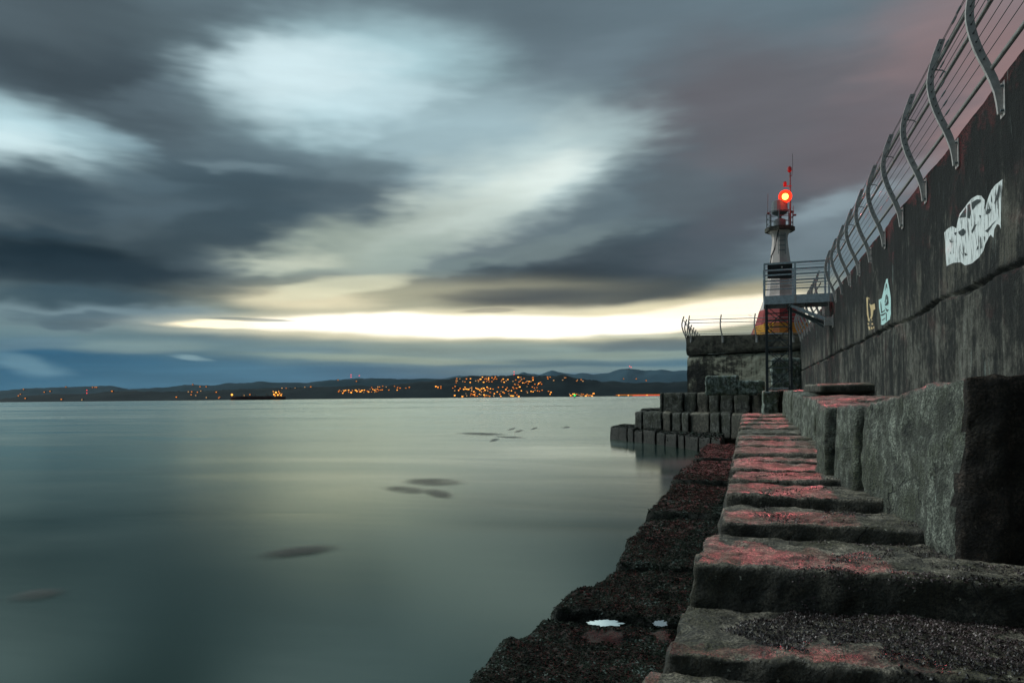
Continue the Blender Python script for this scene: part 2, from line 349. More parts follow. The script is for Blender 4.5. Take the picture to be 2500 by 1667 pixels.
# ------------------------------------------------------------------ mesh helpers
class MB:
    def __init__(s): s.v = []; s.f = []; s.m = []
    def add(s, vs, fs, mi=0):
        o = len(s.v); s.v += [tuple(v) for v in vs]; s.f += [tuple(i+o for i in f) for f in fs]; s.m += [mi]*len(fs)
    def hexa(s, c, mi=0):       # 8 corners: bottom 4 then top 4
        s.add(c, [(0, 3, 2, 1), (4, 5, 6, 7), (0, 1, 5, 4), (1, 2, 6, 5), (2, 3, 7, 6), (3, 0, 4, 7)], mi)
    def box(s, cx, cy, cz, dx, dy, dz, mi=0, X=None, Y=None, Z=None):
        X = X or Vector((1, 0, 0)); Y = Y or Vector((0, 1, 0)); Z = Z or Vector((0, 0, 1)); c = Vector((cx, cy, cz))
        s.hexa([c+X*a*dx/2+Y*b*dy/2+Z*e*dz/2 for e in (-1, 1) for a, b in ((-1, -1), (1, -1), (1, 1), (-1, 1))], mi)
    def beam(s, a, b, wd, ht=None, mi=0, up=Vector((0, 0, 1))):
        a = Vector(a); b = Vector(b); ht = ht or wd; d = (b-a); L = d.length; d.normalize()
        if abs(d.dot(up)) > .98: up = Vector((C_, -S_, 0))
        x = d.cross(up).normalized(); y = x.cross(d).normalized()
        s.hexa([p+x*i*wd/2+y*j*ht/2 for p in (a, b) for i, j in ((-1, -1), (1, -1), (1, 1), (-1, 1))], mi)
    def tube(s, pts, r, n=8, mi=0, cap=True):
        pts = [Vector(p) for p in pts]; rings = []; k = len(pts)
        rr = r if isinstance(r, (list, tuple)) else [r]*k
        for i, p in enumerate(pts):
            d = (pts[min(i+1, k-1)]-pts[max(i-1, 0)]).normalized()
            u = Vector((0, 0, 1)) if abs(d.z) < .95 else Vector((1, 0, 0))
            x = d.cross(u).normalized(); y = x.cross(d)
            rings += [p+(x*math.cos(2*math.pi*j/n)+y*math.sin(2*math.pi*j/n))*rr[i] for j in range(n)]
        fs = [(i*n+j, i*n+(j+1) % n, (i+1)*n+(j+1) % n, (i+1)*n+j) for i in range(k-1) for j in range(n)]
        if cap: fs += [tuple(range(n))[::-1], tuple((k-1)*n+j for j in range(n))]
        s.add(rings, fs, mi)
    def lathe(s, prof, c, n=16, mi=0, rot=0):
        k = len(prof); vs = []
        for r, z in prof: vs += [(c[0]+r*math.cos(rot+2*math.pi*j/n), c[1]+r*math.sin(rot+2*math.pi*j/n), c[2]+z) for j in range(n)]
        fs = [(i*n+j, i*n+(j+1) % n, (i+1)*n+(j+1) % n, (i+1)*n+j) for i in range(k-1) for j in range(n)]
        fs += [tuple(range(n))[::-1], tuple((k-1)*n+j for j in range(n))]
        s.add(vs, fs, mi)
    def build(s, name, m, parent=None, smooth=False):
        me = bpy.data.meshes.new(name); me.from_pydata(s.v, [], s.f)
        for q in (m if isinstance(m, list) else [m]): me.materials.append(q)
        if isinstance(m, list): me.polygons.foreach_set('material_index', s.m)
        bm = bmesh.new(); bm.from_mesh(me); bmesh.ops.recalc_face_normals(bm, faces=bm.faces); bm.to_mesh(me); bm.free()
        if smooth: me.polygons.foreach_set('use_smooth', [True]*len(me.polygons))
        me.update()
        o = bpy.data.objects.new(name, me); C.objects.link(o)
        if parent:
            o.parent = parent; o.matrix_parent_inverse = parent.matrix_world.inverted()
        return o
def tag(o, label=None, cat=None, group=None, kind=None):
    if label: o['label'] = label
    if cat: o['category'] = cat
    if group: o['group'] = group
    if kind: o['kind'] = kind
    return o
def empty(name, loc, label, cat, group=None):
    o = bpy.data.objects.new(name, None); C.objects.link(o); o.location = loc
    o.matrix_world = Matrix.Translation(loc); return tag(o, label, cat, group)
def copy_tree(o, parent=None):
    c = o.copy(); C.objects.link(c)
    if parent: c.parent = parent
    for ch in list(o.children): copy_tree(ch, c)
    return c

def block(name, c8, m, seg=.06, r=.07, amp=(.04, .014, .006), seed=0, parent=None, maxn=60, groove=.016):
    """a quarried block: rounded, noise-worn hexahedron; corners bottom FL FR BR BL then top"""
    c8 = [Vector(c) for c in c8]
    lx = ((c8[1]-c8[0]).length+(c8[6]-c8[7]).length)/2; ly = ((c8[3]-c8[0]).length+(c8[6]-c8[5]).length)/2; lz = ((c8[4]-c8[0]).length+(c8[6]-c8[2]).length)/2
    L = (lx, ly, lz); N = [max(4, min(maxn, int(l/seg))) for l in L]; r = min(r, min(L)*.3)
    def crd(i, n, l):    # denser samples near the edges
        return i/n
    idx = {}; vs = []; fs = []
    so = Vector((seed*3.7, seed*1.3, seed*2.1))
    def vert(i, j, k):
        key = (i, j, k)
        if key in idx: return idx[key]
        p = [(q/n-.5)*l for q, n, l in zip(key, N, L)]
        q = [max(-(l/2-r), min(l/2-r, a)) for a, l in zip(p, L)]
        d = Vector(p)-Vector(q); nrm = d.normalized() if d.length > 1e-9 else Vector((0, 0, 1))
        p = Vector(q)+nrm*min(r, d.length if d.length < r else r)
        if d.length > 0: p = Vector(q)+nrm*r
        u, v, w_ = [a/l+.5 for a, l in zip(p, L)]
        b = lambda a, bb, c, dd: a*(1-u)*(1-v)+bb*u*(1-v)+c*u*v+dd*(1-u)*v
        P = b(*c8[:4])*(1-w_)+b(*c8[4:])*w_
        x = (c8[1]-c8[0]).normalized(); y = (c8[3]-c8[0]).normalized()
        n3 = (x*nrm.x+y*nrm.y+Vector((0, 0, 1))*nrm.z)
        gv = (1-abs(nrm.z))*groove*(noise.noise(Vector((P.x*9, P.y*9, P.z*.5))+so)+.6*abs(noise.noise(Vector((P.x*21, P.y*21, P.z*.8))+so)))
        h = gv+amp[0]*.7*noise.noise(P*1.6+so)+amp[0]*.45*noise.noise(P*3.6+so)+amp[1]*noise.noise(P*9+so)+amp[2]*noise.noise(P*24+so)
        P = P+n3*h+noise.noise_vector(P*2.3+so)*amp[0]*.3+noise.noise_vector(P*11+so)*amp[2]*.9
        idx[key] = len(vs); vs.append(P); return idx[key]
    nx, ny, nz = N
    for i in range(nx):
        for j in range(ny):
            fs.append((vert(i, j, 0), vert(i, j+1, 0), vert(i+1, j+1, 0), vert(i+1, j, 0)))
            fs.append((vert(i, j, nz), vert(i+1, j, nz), vert(i+1, j+1, nz), vert(i, j+1, nz)))
    for i in range(nx):
        for k in range(nz):
            fs.append((vert(i, 0, k), vert(i+1, 0, k), vert(i+1, 0, k+1), vert(i, 0, k+1)))
            fs.append((vert(i, ny, k), vert(i, ny, k+1), vert(i+1, ny, k+1), vert(i+1, ny, k)))
    for j in range(ny):
        for k in range(nz):
            fs.append((vert(0, j, k), vert(0, j, k+1), vert(0, j+1, k+1), vert(0, j+1, k)))
            fs.append((vert(nx, j, k), vert(nx, j+1, k), vert(nx, j+1, k+1), vert(nx, j, k+1)))
    mb = MB(); mb.v = [tuple(v) for v in vs]; mb.f = fs; mb.m = [0]*len(fs)
    o = mb.build(name, m, parent, smooth=True); return o
ORD = 'first second third fourth fifth sixth seventh eighth ninth tenth eleventh twelfth thirteenth fourteenth fifteenth sixteenth seventeenth eighteenth nineteenth twentieth'.split()

# ------------------------------------------------------------------ sea
mb = MB(); mb.add([(-30000, -60, 0), (30000, -60, 0), (30000, 40000, 0), (-30000, 40000, 0)], [(0, 1, 2, 3)])
tag(mb.build('sea', M['water']), kind='structure')

# ------------------------------------------------------------------ hills across the water
def interp(pts, x):
    if x <= pts[0][0]: return pts[0][1]
    for (a, b), (c, d) in zip(pts, pts[1:]):
        if x <= c: t = (x-a)/(c-a); return b+(d-b)*t
    return pts[-1][1]
def ridge(name, pts, Y0, dep, m, rough, xr=(-500, 3100), nx=900, ny=10, seed=0, toe=0):
    vs, fs = [], []
    for i in range(nx+1):
        x = xr[0]+(xr[1]-xr[0])*i/nx
        top = atY(x, interp(pts, x), Y0+dep)
        h0c = max(4, top.z); hc = max(4, top.z+rough*(noise.noise(Vector((x*.05, seed, 0)))+.8*noise.noise(Vector((x*.21, seed, 3)))+.5*noise.noise(Vector((x*.6, seed, 7)))))
        for j in range(ny+2):
            s = j/ny; Yq = Y0+dep*s
            prof = math.sin(min(s, 1)*math.pi/2)**1.25 if s <= 1 else -.05
            if toe: Yq += toe*noise.noise(Vector((x*.01, seed, 9)))*(1-min(s, 1))
            z = (hc if s > .93 else h0c*.985)*prof*(1+(.22*noise.noise(Vector((x*.02, s*4, seed+5))) if s < .95 else 0))-(3 if j == 0 else 0)
            vs.append((top.x*(Yq/(Y0+dep)), Yq, z))
    n = ny+2
    for i in range(nx):
        for j in range(n-1): fs.append((i*n+j, (i+1)*n+j, (i+1)*n+j+1, i*n+j+1))
    mb = MB(); mb.add(vs, fs); o = mb.build(name, m, smooth=False); tag(o, kind='structure'); return o, BVHTree.FromPolygons(vs, fs)
HA = [(-500,958),(-200,965),(0,975),(54,967),(126,962),(217,962),(275,956),(325,954),(397,957),(434,955),(506,954),(578,950),(700,947),(800,944),(945,942),(984,936),(1045,931),(1091,925),(1144,919),(1183,917),(1221,917),(1259,918),(1290,917),(1336,917),(1374,919),(1412,923),(1470,931),(1527,933.5),(1585,936),(1642,933),(1700,931),(3100,930)]
HB = [(-500,950),(0,954.7),(54,948.5),(152,945),(249,942),(289,945),(314,950),(347,948.5),(397,946.7),(452,939.5),(481,939),(524,942),(560,937.7),(585,934.8),(668,934),(741,935),(795,928.7),(850,925),(876,923),(953,924),(1030,927),(1068,929),(1200,940),(3100,945)]
HC = [(-500,972),(900,965),(1040,930),(1064,927),(1091,923),(1121,916.6),(1152,919),(1210,922),(1263,917),(1278,910.5),(1305,913),(1317,915.5),(1343,905),(1374,910),(1397,913.6),(1428,915.5),(1489,910),(1512,903),(1531,899.5),(1550,901),(1573,904),(1615,904),(1642,906),(1700,906),(3100,905)]
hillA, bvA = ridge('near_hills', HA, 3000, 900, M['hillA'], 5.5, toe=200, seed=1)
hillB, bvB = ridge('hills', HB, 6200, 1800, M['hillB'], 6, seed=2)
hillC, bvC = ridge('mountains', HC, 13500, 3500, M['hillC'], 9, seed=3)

# ------------------------------------------------------------------ lit houses, masts, ships
def hmesh(nm, wl, size):
    mb = MB(); mb.box(0, 0, 2.6, 9, 7, 5.2, 0)
    mb.add([(-5, -4, 5.2), (5, -4, 5.2), (5, 4, 5.2), (-5, 4, 5.2), (-5, 0, 7.6), (5, 0, 7.6)], [(0, 1, 5, 4), (2, 3, 4, 5), (0, 4, 3), (1, 2, 5)], 0)
    for dx in (-1, 1): mb.box(dx*size*.3, -3.56, 2.9, size*.55, .16, size*.6, 1)
    return mb.build(nm, [M['body'], wl])
HP = []
def cl(n, x0, x1, y0, y1, big=.2, shape=None, w=''):
    for _ in range(n):
        x = random.uniform(x0, x1); y = random.uniform(y0, y1)
        if shape: y = shape(x, y)
        HP.append((x, y, random.random() < big, w))
cl(16, 1110, 1200, 924, 936, w='on the crest of the town hill'); cl(34, 1170, 1320, 921, 933, .25, w='on the crest of the town hill'); cl(22, 1130, 1325, 930, 940, w='on the crest of the town hill')
cl(20, 1092, 1200, 944, 966, .3, w='low in the middle town'); cl(58, 1130, 1265, 945, 968, .35, w='low in the middle town'); cl(20, 1250, 1325, 944, 962, .3, w='low in the middle town'); cl(12, 1110, 1270, 963, 969, .5, w='low in the middle town')
cl(44, 828, 925, 953, 962, .3, lambda x, y: y-(x-828)*.05, 'in the village string left of the town'); cl(16, 905, 1003, 943, 953, .2, w='in the village string left of the town')
cl(6, 1062, 1082, 944, 948, .5, w='in the tight clump just left of the town'); cl(9, 1335, 1382, 921, 930, .1, w='spread on the ridge right of the town'); cl(5, 1400, 1430, 926, 932, .0, w='spread on the ridge right of the town'); cl(24, 1385, 1453, 961, 967, .3, w='at the waterline behind the green buoy')
cl(3, 1338, 1346, 954, 963, .4, w='at the waterline behind the green buoy')
for x, y in [(65,973),(52,963),(47,967),(124,956),(153,975.5),(203,976),(110,958),(276,956),(480,966),(506,971),(469,964),(492,955),(530,958),(470,957),(538,970),(433,970),(598,966),(612,964),(690,948.5),(700,948),(722,947.5),(745,946),(760,945),(536,972),(462,957),(484,958)]:
    HP.append((x, y, False, 'scattered along the dark left shore'))
h0 = hmesh('house', M['win'], 4.6); h1 = hmesh('house', M['winb'], 5.6); h2 = hmesh('house', M['winp'], 3.6); used = [0, 0, 0]
def hit(x, y, bv):
    r = Vector(ray(x, y)).normalized(); p = bv.ray_cast(Vector((0, 0, EYE)), r)[0]; return p
for i, (x, y, big, where) in enumerate(HP):
    p = hit(x, y, bvA) or hit(x, y, bvB)
    if p is None: continue
    kd = 1 if big else (2 if random.random() < .3 else 0); src = (h0, h1, h2)[kd]
    if used[kd]: o = src.copy(); C.objects.link(o)
    else: o = src; used[kd] = 1
    s = random.uniform(.7, 1.15)*(p.y/3300)
    o.location = (p.x, p.y-6, p.z-1.5); o.scale = (s, s, s)
    w_ = ('dimly lit small house ', 'brightly lit house ', 'small house with pale window ')[kd]; tag(o, w_+where, 'house', ('dim', 'bright', 'pale windowed')[kd]+' houses '+where)
for x, y, bv in [(452+20, 940, bvB),(487+3,945,bvB),(505,945,bvB),(163,946,bvB),(228,946.5,bvB),(234,946.5,bvB),(238,946.5,bvB),(60,951.5,bvB),(826,929,bvB),(871,932,bvB),(1522,926,bvC),(1553,926,bvC),(1577,930,bvC)]:
    p = hit(x, y, bv)
    if p is None: continue
    o = h0.copy(); C.objects.link(o); s = p.y/3300*.8; o.location = (p.x, p.y-10, p.z); o.scale = (s, s, s)
    tag(o, 'single lit house high on the blue hills behind the shore', 'house', 'scattered lit houses high on the back hills')
def mast(x, y0, y1, Y, label, lamps):
    a = atY(x, y0, Y); b = atY(x, y1, Y)
    e = empty('radio_mast', a, label, 'radio mast')
    s = Y/1800*.35
    m = MB()
    for dx, dy in ((-1, -1), (1, -1), (0, 1)):
        m.tube([a+Vector((dx*s*1.2, dy*s, 0)), b+Vector((dx*s*.5, dy*s*.4, 0))], s*.3, 5)
    for k in range(7):
        z = a.z+(b.z-a.z)*k/6; f = 1-.6*k/6
        m.beam((a.x-s*1.2*f, a.y, z), (a.x+s*1.2*f, a.y, z), s*.3)
    m.build('lattice', M['darksteel'], e)
    for yy in lamps:
        q = atY(x, yy, Y); l = MB(); l.lathe([(0.05, -s*2.8), (s*2.5, -s*1.5), (s*2.8, 0), (s*2.5, s*1.5), (.05, s*2.8)], q, 10); l.build('warning_lamp', M['redlamp'], e, True)
mast(212, 965, 951, 3300, 'short mast with two stacked red lamps on the left shore', (952.5, 959.5))
mast(857, 931, 914, 7600, 'left mast of the red lamp pair on the hill', (915, 920))
mast(877, 931, 914, 7600, 'right mast of the red lamp pair on the hill', (917,))
mast(1255, 920, 905, 3900, 'red lamp mast above the lit town', (907.5, 914))
mast(1537, 902, 893, 16500, 'left mast on the highest mountain top', (894,))
mast(1541, 902, 895, 16500, 'right mast on the highest mountain top', (896,))

def ship():
    Y = 2400; L = atY(563, 974, Y); Rr = atY(697, 973, Y); y0 = Y
    e = empty('freighter', ((L.x+Rr.x)/2, Y, 0), 'long dark red freighter with orange deck lights at left shore', 'ship')
    m = MB(); n = 24; dk = 9.5
    sec = []
    for i in range(n+1):
        s = i/n; x = L.x+(Rr.x-L.x)*s; wd = 13*min(1, (s*7)**.6, ((1-s)*12)**.5+.35); sh = dk+(2.2*(1-s*8) if s < .125 else 0)
        sec += [(x+1.5*(s < .05), Y-wd*.7, -1), (x, Y-wd, sh), (x, Y+wd, sh), (x, Y+wd*.7, -1)]
    m.add(sec, [(i*4+j, (i+1)*4+j, (i+1)*4+(j+1) % 4, i*4+(j+1) % 4) for i in range(n) for j in range(4)]+[(0, 1, 2, 3), (n*4, n*4+3, n*4+2, n*4+1)])
    m.build('hull', M['hull'], e)
    sx = Rr.x-24
    m = MB(); m.box(sx, Y, dk+7, 20, 22, 14); m.box(sx-2, Y, dk+15.5, 12, 26, 3); m.box(sx+8, Y, dk+12, 5, 6, 24); m.build('bridge', M['shipw'], e)
    for k in range(5):
        m = MB(); m.box(L.x+28+k*24, Y, dk+1.4, 18, 18, 2.8); m.build('hatch_cover', M['hull'], e)
    for k in range(3):
        m = MB(); x = L.x+40+k*38; m.tube([(x, Y, dk), (x, Y, dk+13)], 1, 6); m.beam((x, Y, dk+12), (x+12, Y, dk+6), .8); m.build('deck_crane', M['shipw'], e)
    m = MB(); m.tube([(L.x+9, Y, dk), (L.x+9, Y, dk+14)], .8, 6); m.build('foremast', M['shipw'], e)
    for x, z, s in [(L.x+9, dk+8, 6.5), (sx-10, dk+8, 4.5), (sx-3, dk+14, 6), (sx+3, dk+6, 5), (sx+9, dk+11, 3), (sx-12, dk+17, 2.4), (sx+6, dk+17, 2.6), (sx+12, dk+5, 3.2), (sx-6, dk+4, 3), (sx+16, dk+9, 2.2), (sx+15, dk+4, 2.4)]:
        m = MB(); m.lathe([(.05, -s*.5), (s*.4, -s*.3), (s*.5, 0), (s*.4, s*.3), (.05, s*.5)], (x, Y-12, z), 10); m.build('deck_lamp', M['winb'], e, True)
ship()
def ferry():
    Y = 2600; L = atY(1497, 967, Y); Rr = atY(1660, 966, Y)
    e = empty('ferry', ((L.x+Rr.x)/2, Y, 0), 'low ferry with a long row of red and orange lights', 'ferry')
    m = MB(); m.box((L.x+Rr.x)/2, Y, 1.6, Rr.x-L.x, 18, 3.6); m.build('hull', M['hull'], e)
    m = MB(); m.box((L.x+Rr.x)/2, Y, 4.7, Rr.x-L.x-14, 15, 2.4); m.build('cabin', M['body'], e)
    m = MB(); m.box((L.x+Rr.x)/2, Y-7.62, 4.9, Rr.x-L.x-18, .2, .9); m.build('lit_window_row', M['win'], e)
    m = MB(); m.box((L.x+Rr.x)/2+20, Y-9.1, 2.4, (Rr.x-L.x)*.6, .2, .7); m.build('red_light_strip', M['redlamp'], e)
    for f in (.08, .22, .5):
        m = MB(); m.lathe([(.05, -2), (2, 0), (.05, 2)], (L.x+(Rr.x-L.x)*f, Y-9, 3.4), 8); m.build('deck_lamp', M['winb'], e, True)
ferry()
p = onz(1403, 972, EYE); p = Vector((p.x*900/p.y, 900, 0))
e = empty('buoy', p, 'small navigation buoy with green light off the town shore', 'buoy')
m = MB(); m.lathe([(1.3, -.5), (1.5, .3), (1.3, .7), (.5, .9), (.35, 2.6), (.1, 2.8)], p, 12); m.build('float', M['darksteel'], e, True)
m = MB(); m.lathe([(.2, 2.7), (.9, 3.1), (1.1, 3.7), (.8, 4.3), (.1, 4.5)], p, 12); m.build('lamp', M['greenlamp'], e, True)

# ------------------------------------------------------------------ the breakwater wall
AW = 2.36; HT = EYE+3.1; ZC = EYE+1.18
Cc = W(41.3, AW, 0)                      # inner corner
Lc = atY(1677, 821, 43.2); Lc.z = 0
HL = EYE+3.47                            # head top at the seaward corner
def wall_front():
    vs, fs = [], []
    ts = []; t = -6.0
    while t < 41.4: ts.append(t); t += .055 if t < 13 else (.09 if t < 22 else .16)
    ts.append(41.42)
    zs = [1.5, 1.9, 2.2]+[2.3+.09*i for i in range(15)]
    zs += [ZC-.11+.022*i for i in range(12)]+[ZC+.2+.1*i for i in range(17)]
    zs = sorted(set(round(z, 4) for z in zs if z < HT-.03))+[HT-.02, HT]
    for t in ts:
        zc = ZC+.05*noise.noise(Vector((t*.5, 0, 1)))+.02*noise.noise(Vector((t*3, 0, 4)))
        zc += .025*noise.noise(Vector((t*7, 0, 9)))
        wd = max(.016, .028+.05*(noise.noise(Vector((t*.9, 3, 1)))+.25)+.02*noise.noise(Vector((t*5, 3, 6))))
        for z in zs:
            a = AW+.028*noise.noise(Vector((t*.8, z*.8, 2)))+.012*noise.noise(Vector((t*3.5, z*2.5, 5)))+.006*noise.noise(Vector((t*11, z*11, 8)))
            d = abs(z-zc)
            if d < wd: a += (.03+wd)*(1-(d/wd)**2)+.012
            if z < zc: a -= .028
            # formwork seam line, faint
            a += .012*math.exp(-((z-(ZC+.95))/.012)**2)
            if z >= HT-.001: a += .015
            vs.append(W(t, a, z))
    n = len(zs)
    for i in range(len(ts)-1):
        for j in range(n-1): fs.append((i*n+j, (i+1)*n+j, (i+1)*n+j+1, i*n+j+1))
    # top, back and ends
    k = len(vs)
    t0, t1 = ts[0], ts[-1]
    vs += [W(t0, AW+4.2, HT), W(t1, AW+4.2, HT), W(t0, AW+4.2, -2), W(t1, AW+4.2, -2), W(t0, AW, -2), W(t1, AW, -2)]
    for i in range(len(ts)-1):
        vs.append(W(ts[i], AW+4.2, HT)); 
    b = k+6
    for i in range(len(ts)-2): fs.append((i*n+n-1, (i+1)*n+n-1, b+i+1, b+i))
    fs.append(((len(ts)-2)*n+n-1, (len(ts)-1)*n+n-1, k+1, b+len(ts)-2))
    fs += [(k, k+2, k+3, k+1), (0, k+4, k+2, k)+tuple(), (k+4, 0, (len(ts)-1)*n, k+5)]
    mb = MB(); mb.add(vs, fs)
    me = bpy.data.meshes.new('breakwater_wall'); me.from_pydata(mb.v, [], mb.f); me.materials.append(M['concrete'])
    me.polygons.foreach_set('use_smooth', [True]*len(me.polygons)); me.update()
    o = bpy.data.objects.new('breakwater_wall', me); C.objects.link(o); return o
e = empty('breakwater', W(10, AW+2, 0), 'long stained dark concrete breakwater wall with a cracked seam, running to the lighthouse', 'breakwater')
o = wall_front(); o.parent = e; o.matrix_parent_inverse = e.matrix_world.inverted()
# head: lower body and cap as two shells with a groove between
D = Vector((S_, C_, 0)); Nn = Vector((C_, -S_, 0))
fd = (Cc-Lc); fd.z = 0; FLn = fd.length; fd.normalize(); fo = Vector((fd.y, -fd.x, 0))
if fo.y > 0: fo = -fo                                    # out of the head's face, towards the camera
def grid_face(mb, A, B, z0f, z1f, push, seg=.14):
    L = (B-A).length; nx = max(2, int(L/seg)); nz = max(2, int((z1f(0)-z0f(0))/seg)); d = (B-A).normalized(); o = Vector((d.y, -d.x, 0))
    vs = []
    for i in range(nx+1):
        s = i/nx; q = A.lerp(B, s); q.z = 0
        for j in range(nz+1):
            h = j/nz; z = z0f(s)*(1-h)+z1f(s)*h
            p = q+Vector((0, 0, z)); 
            edge = push*(1-min(1, min(h, 1-h)*nz*seg/.22)**.5)
            dd = .05*noise.noise(p*.9)+.03*noise.noise(p*3)+.015*noise.noise(p*8)-edge
            vs.append(p+o*dd)
    n = nz+1
    mb.add(vs, [(i*n+j, (i+1)*n+j, (i+1)*n+j+1, i*n+j+1) for i in range(nx) for j in range(nz)])
zg = EYE+2.30
L2 = Lc+D*19; R2 = L2+Nn*13
mb = MB(); grid_face(mb, Lc, Cc+Nn*.5, lambda s: -1, lambda s: zg-.05, .16)
grid_face(mb, L2, Lc, lambda s: -1, lambda s: zg-.05, .16, .5)
mb.add([Lc+Vector((0, 0, zg-.25))-fo*.2, Cc+Vector((0, 0, zg-.25))-fo*.2, R2+Vector((0, 0, zg-.25)), L2+Vector((0, 0, zg-.25))], [(0, 1, 2, 3)])
m2 = mb.build('head_base', M['head'], e, True)
mb = MB()
ztop = lambda s: HL+(HT+.04-HL)*s
grid_face(mb, Lc-fd*.03+fo*.04, Cc+Nn*.4+fo*.04, lambda s: zg+.03, ztop, .09)
grid_face(mb, L2, Lc-fd*.03+fo*.04, lambda s: zg+.03, lambda s: HL, .09, .5)
mb.add([Lc+Vector((0, 0, HL-.03)), Cc+Nn*.4+Vector((0, 0, HT)), Cc+Nn*13+Vector((0, 0, HT)), R2+Vector((0, 0, HT)), L2+Vector((0, 0, HL-.03))], [(0, 1, 2, 3, 4)])
mb.add([Lc+Vector((0, 0, zg+.02)), Cc+Vector((0, 0, zg+.02)), R2+Vector((0, 0, zg+.02)), L2+Vector((0, 0, zg+.02))], [(3, 2, 1, 0)])
mb.build('cap', M['cap'], e, True)

# ------------------------------------------------------------------ fences on the wall
PROF = [(-.38, 0), (-.26, -.008), (-.157, -.022), (-.03, -.06), (.086, -.105), (.2, -.155), (.3, -.192), (.4, -.222), (.49, -.243), (.58, -.256), (.66, -.258), (.75, -.248), (.85, -.228), (.95, -.198), (1.05, -.163), (1.15, -.128)]
def prof_off(h):
    return interp([(a, b) for a, b in PROF], h)
CABH = [1.10, 1.02, .80, .71, .62, .53, .44, .35, .26, .17]
def fence(label, P, out, along, top, n0, n1, step, segs, turn=()):
    """P(s): point on the wall's edge at distance s; out: unit vector away from the wall face; along: unit along"""
    e = empty('fence', P(n0)+Vector((0, 0, top(n0))), label, 'fence')
    s = n0; k = 0; poss = []
    while s <= n1+.01: poss.append(s); s += step
    def at(s, h, extra=0): return P(s)+out*(-prof_off(h)+extra+.035)+Vector((0, 0, top(s)+h))
    for s in poss:
        mb = MB(); th = .042; vs = []
        for i, (h, o) in enumerate(PROF):
            h2, o2 = PROF[min(i+1, len(PROF)-1)]; h1_, o1 = PROF[max(i-1, 0)]
            tv = Vector((-(o2-o1), h2-h1_)); tv.normalize(); nv = Vector((tv.y, -tv.x))
            wd = .036 if h > -.1 else .036-.012*((-.1-h)/.28)
            c = P(s)+Vector((0, 0, top(s)))
            for sg in (-1, 1):
                q = c+out*(-o+.035+nv.x*wd*sg)+Vector((0, 0, h+nv.y*wd*sg*(1 if i not in (0, len(PROF)-1) else .3)))
                for tt in (-1, 1): vs.append(q+along*th/2*tt)
        n = len(PROF); fs = []
        for i in range(n-1):
            a = i*4; b = a+4
            fs += [(a, a+1, b+1, b), (a+2, b+2, b+3, a+3), (a, b, b+2, a+2), (a+1, a+3, b+3, b+1)]
        fs += [(0, 2, 3, 1), ((n-1)*4, (n-1)*4+1, (n-1)*4+3, (n-1)*4+2)]
        mb.add(vs, fs); po = mb.build('post', M['galv'], e)
        mb = MB(); c = P(s)+out*.012+Vector((0, 0, top(s)-.24))
        mb.box(*c, .012, .14, .34, 0, X=out, Y=along); 
        mb.build('base_plate', M['galv'], po)
        mb = MB()
        for bz in (-.12, .12):
            for ba in (-.045, .045):
                q = c+Vector((0, 0, bz))+along*ba; mb.tube([q, q+out*.035], .013, 6)
        mb.build('bolts', M['darksteel'], po)
        if segs and s < 18:
            for h in CABH:
                mb = MB(); q = at(s, h); mb.tube([q-along*.028, q+along*.028], .009, 6); mb.build('cable_ferrule', M['cable'], po)
        mb = MB(); q0 = at(s, .80, -.02); q1 = at(s, .78, -.12); q2 = at(s, .73, -.16)
        mb.tube([q0, q0*.4+q1*.6, q1, (q1+q2)/2-out*.01, q2], .008, 6)
        mb.build('rail_bracket', M['rail'], po)
    lo = poss[0]-(.5 if segs else 0); hi = poss[-1]+.3
    st = [lo+(hi-lo)*i/max(1, int((hi-lo)/step*1)) for i in range(int((hi-lo)/step)+1)]
    def run(nm, h, ex, r, m, n=8):
        mb = MB(); mb.tube([at(q, h, ex) for q in (st if len(st) > 1 else [lo, hi])], r, n); mb.build(nm, m, e, True)
    run('handrail', .90, -.055, .024, M['rail']); run('lower_handrail', .72, -.165, .022, M['rail']); run('bottom_rail', .075, -.03, .022, M['rail'])
    for h in CABH: run('cable', h, 0, .0042, M['cable'], 5)
    for s in turn:
        mb = MB()
        for i, h in enumerate(CABH):
            q = at(s+.10*i*.6, h); mb.tube([q-along*.11, q-along*.06, q+along*.06, q+along*.11], [.004, .011, .011, .004], 6)
        mb.build('turnbuckles', M['darksteel'], e)
    return e
fence('curved galvanised post and cable fence along the near wall top, before the platform', lambda s: W(s, AW, 0), -Nn, D, lambda s: HT, 8.37-1.71*6, 8.37+1.71*9+.3, 1.71, True, (9.25, 18.3))
fence('far stretch of the cable fence on the wall top behind the platform', lambda s: W(s, AW, 0), -Nn, D, lambda s: HT, 27.6, 41.0, 1.66, False)
xs = [TA(atY(x, 822, 42))for x in (1688,)]
fence('straight cable fence across the front of the breakwater head below the lighthouse', lambda s: Lc+fd*s, fo, fd, lambda s: HL+(HT-HL)*s/FLn, .28, FLn-.2, 2.02, False, (4.0,))
lout = -Nn
fence('cable fence of curved posts along the far seaward edge of the head', lambda s: Lc+D*s, lout, D, lambda s: HL, .1, 17, 1.9, False)

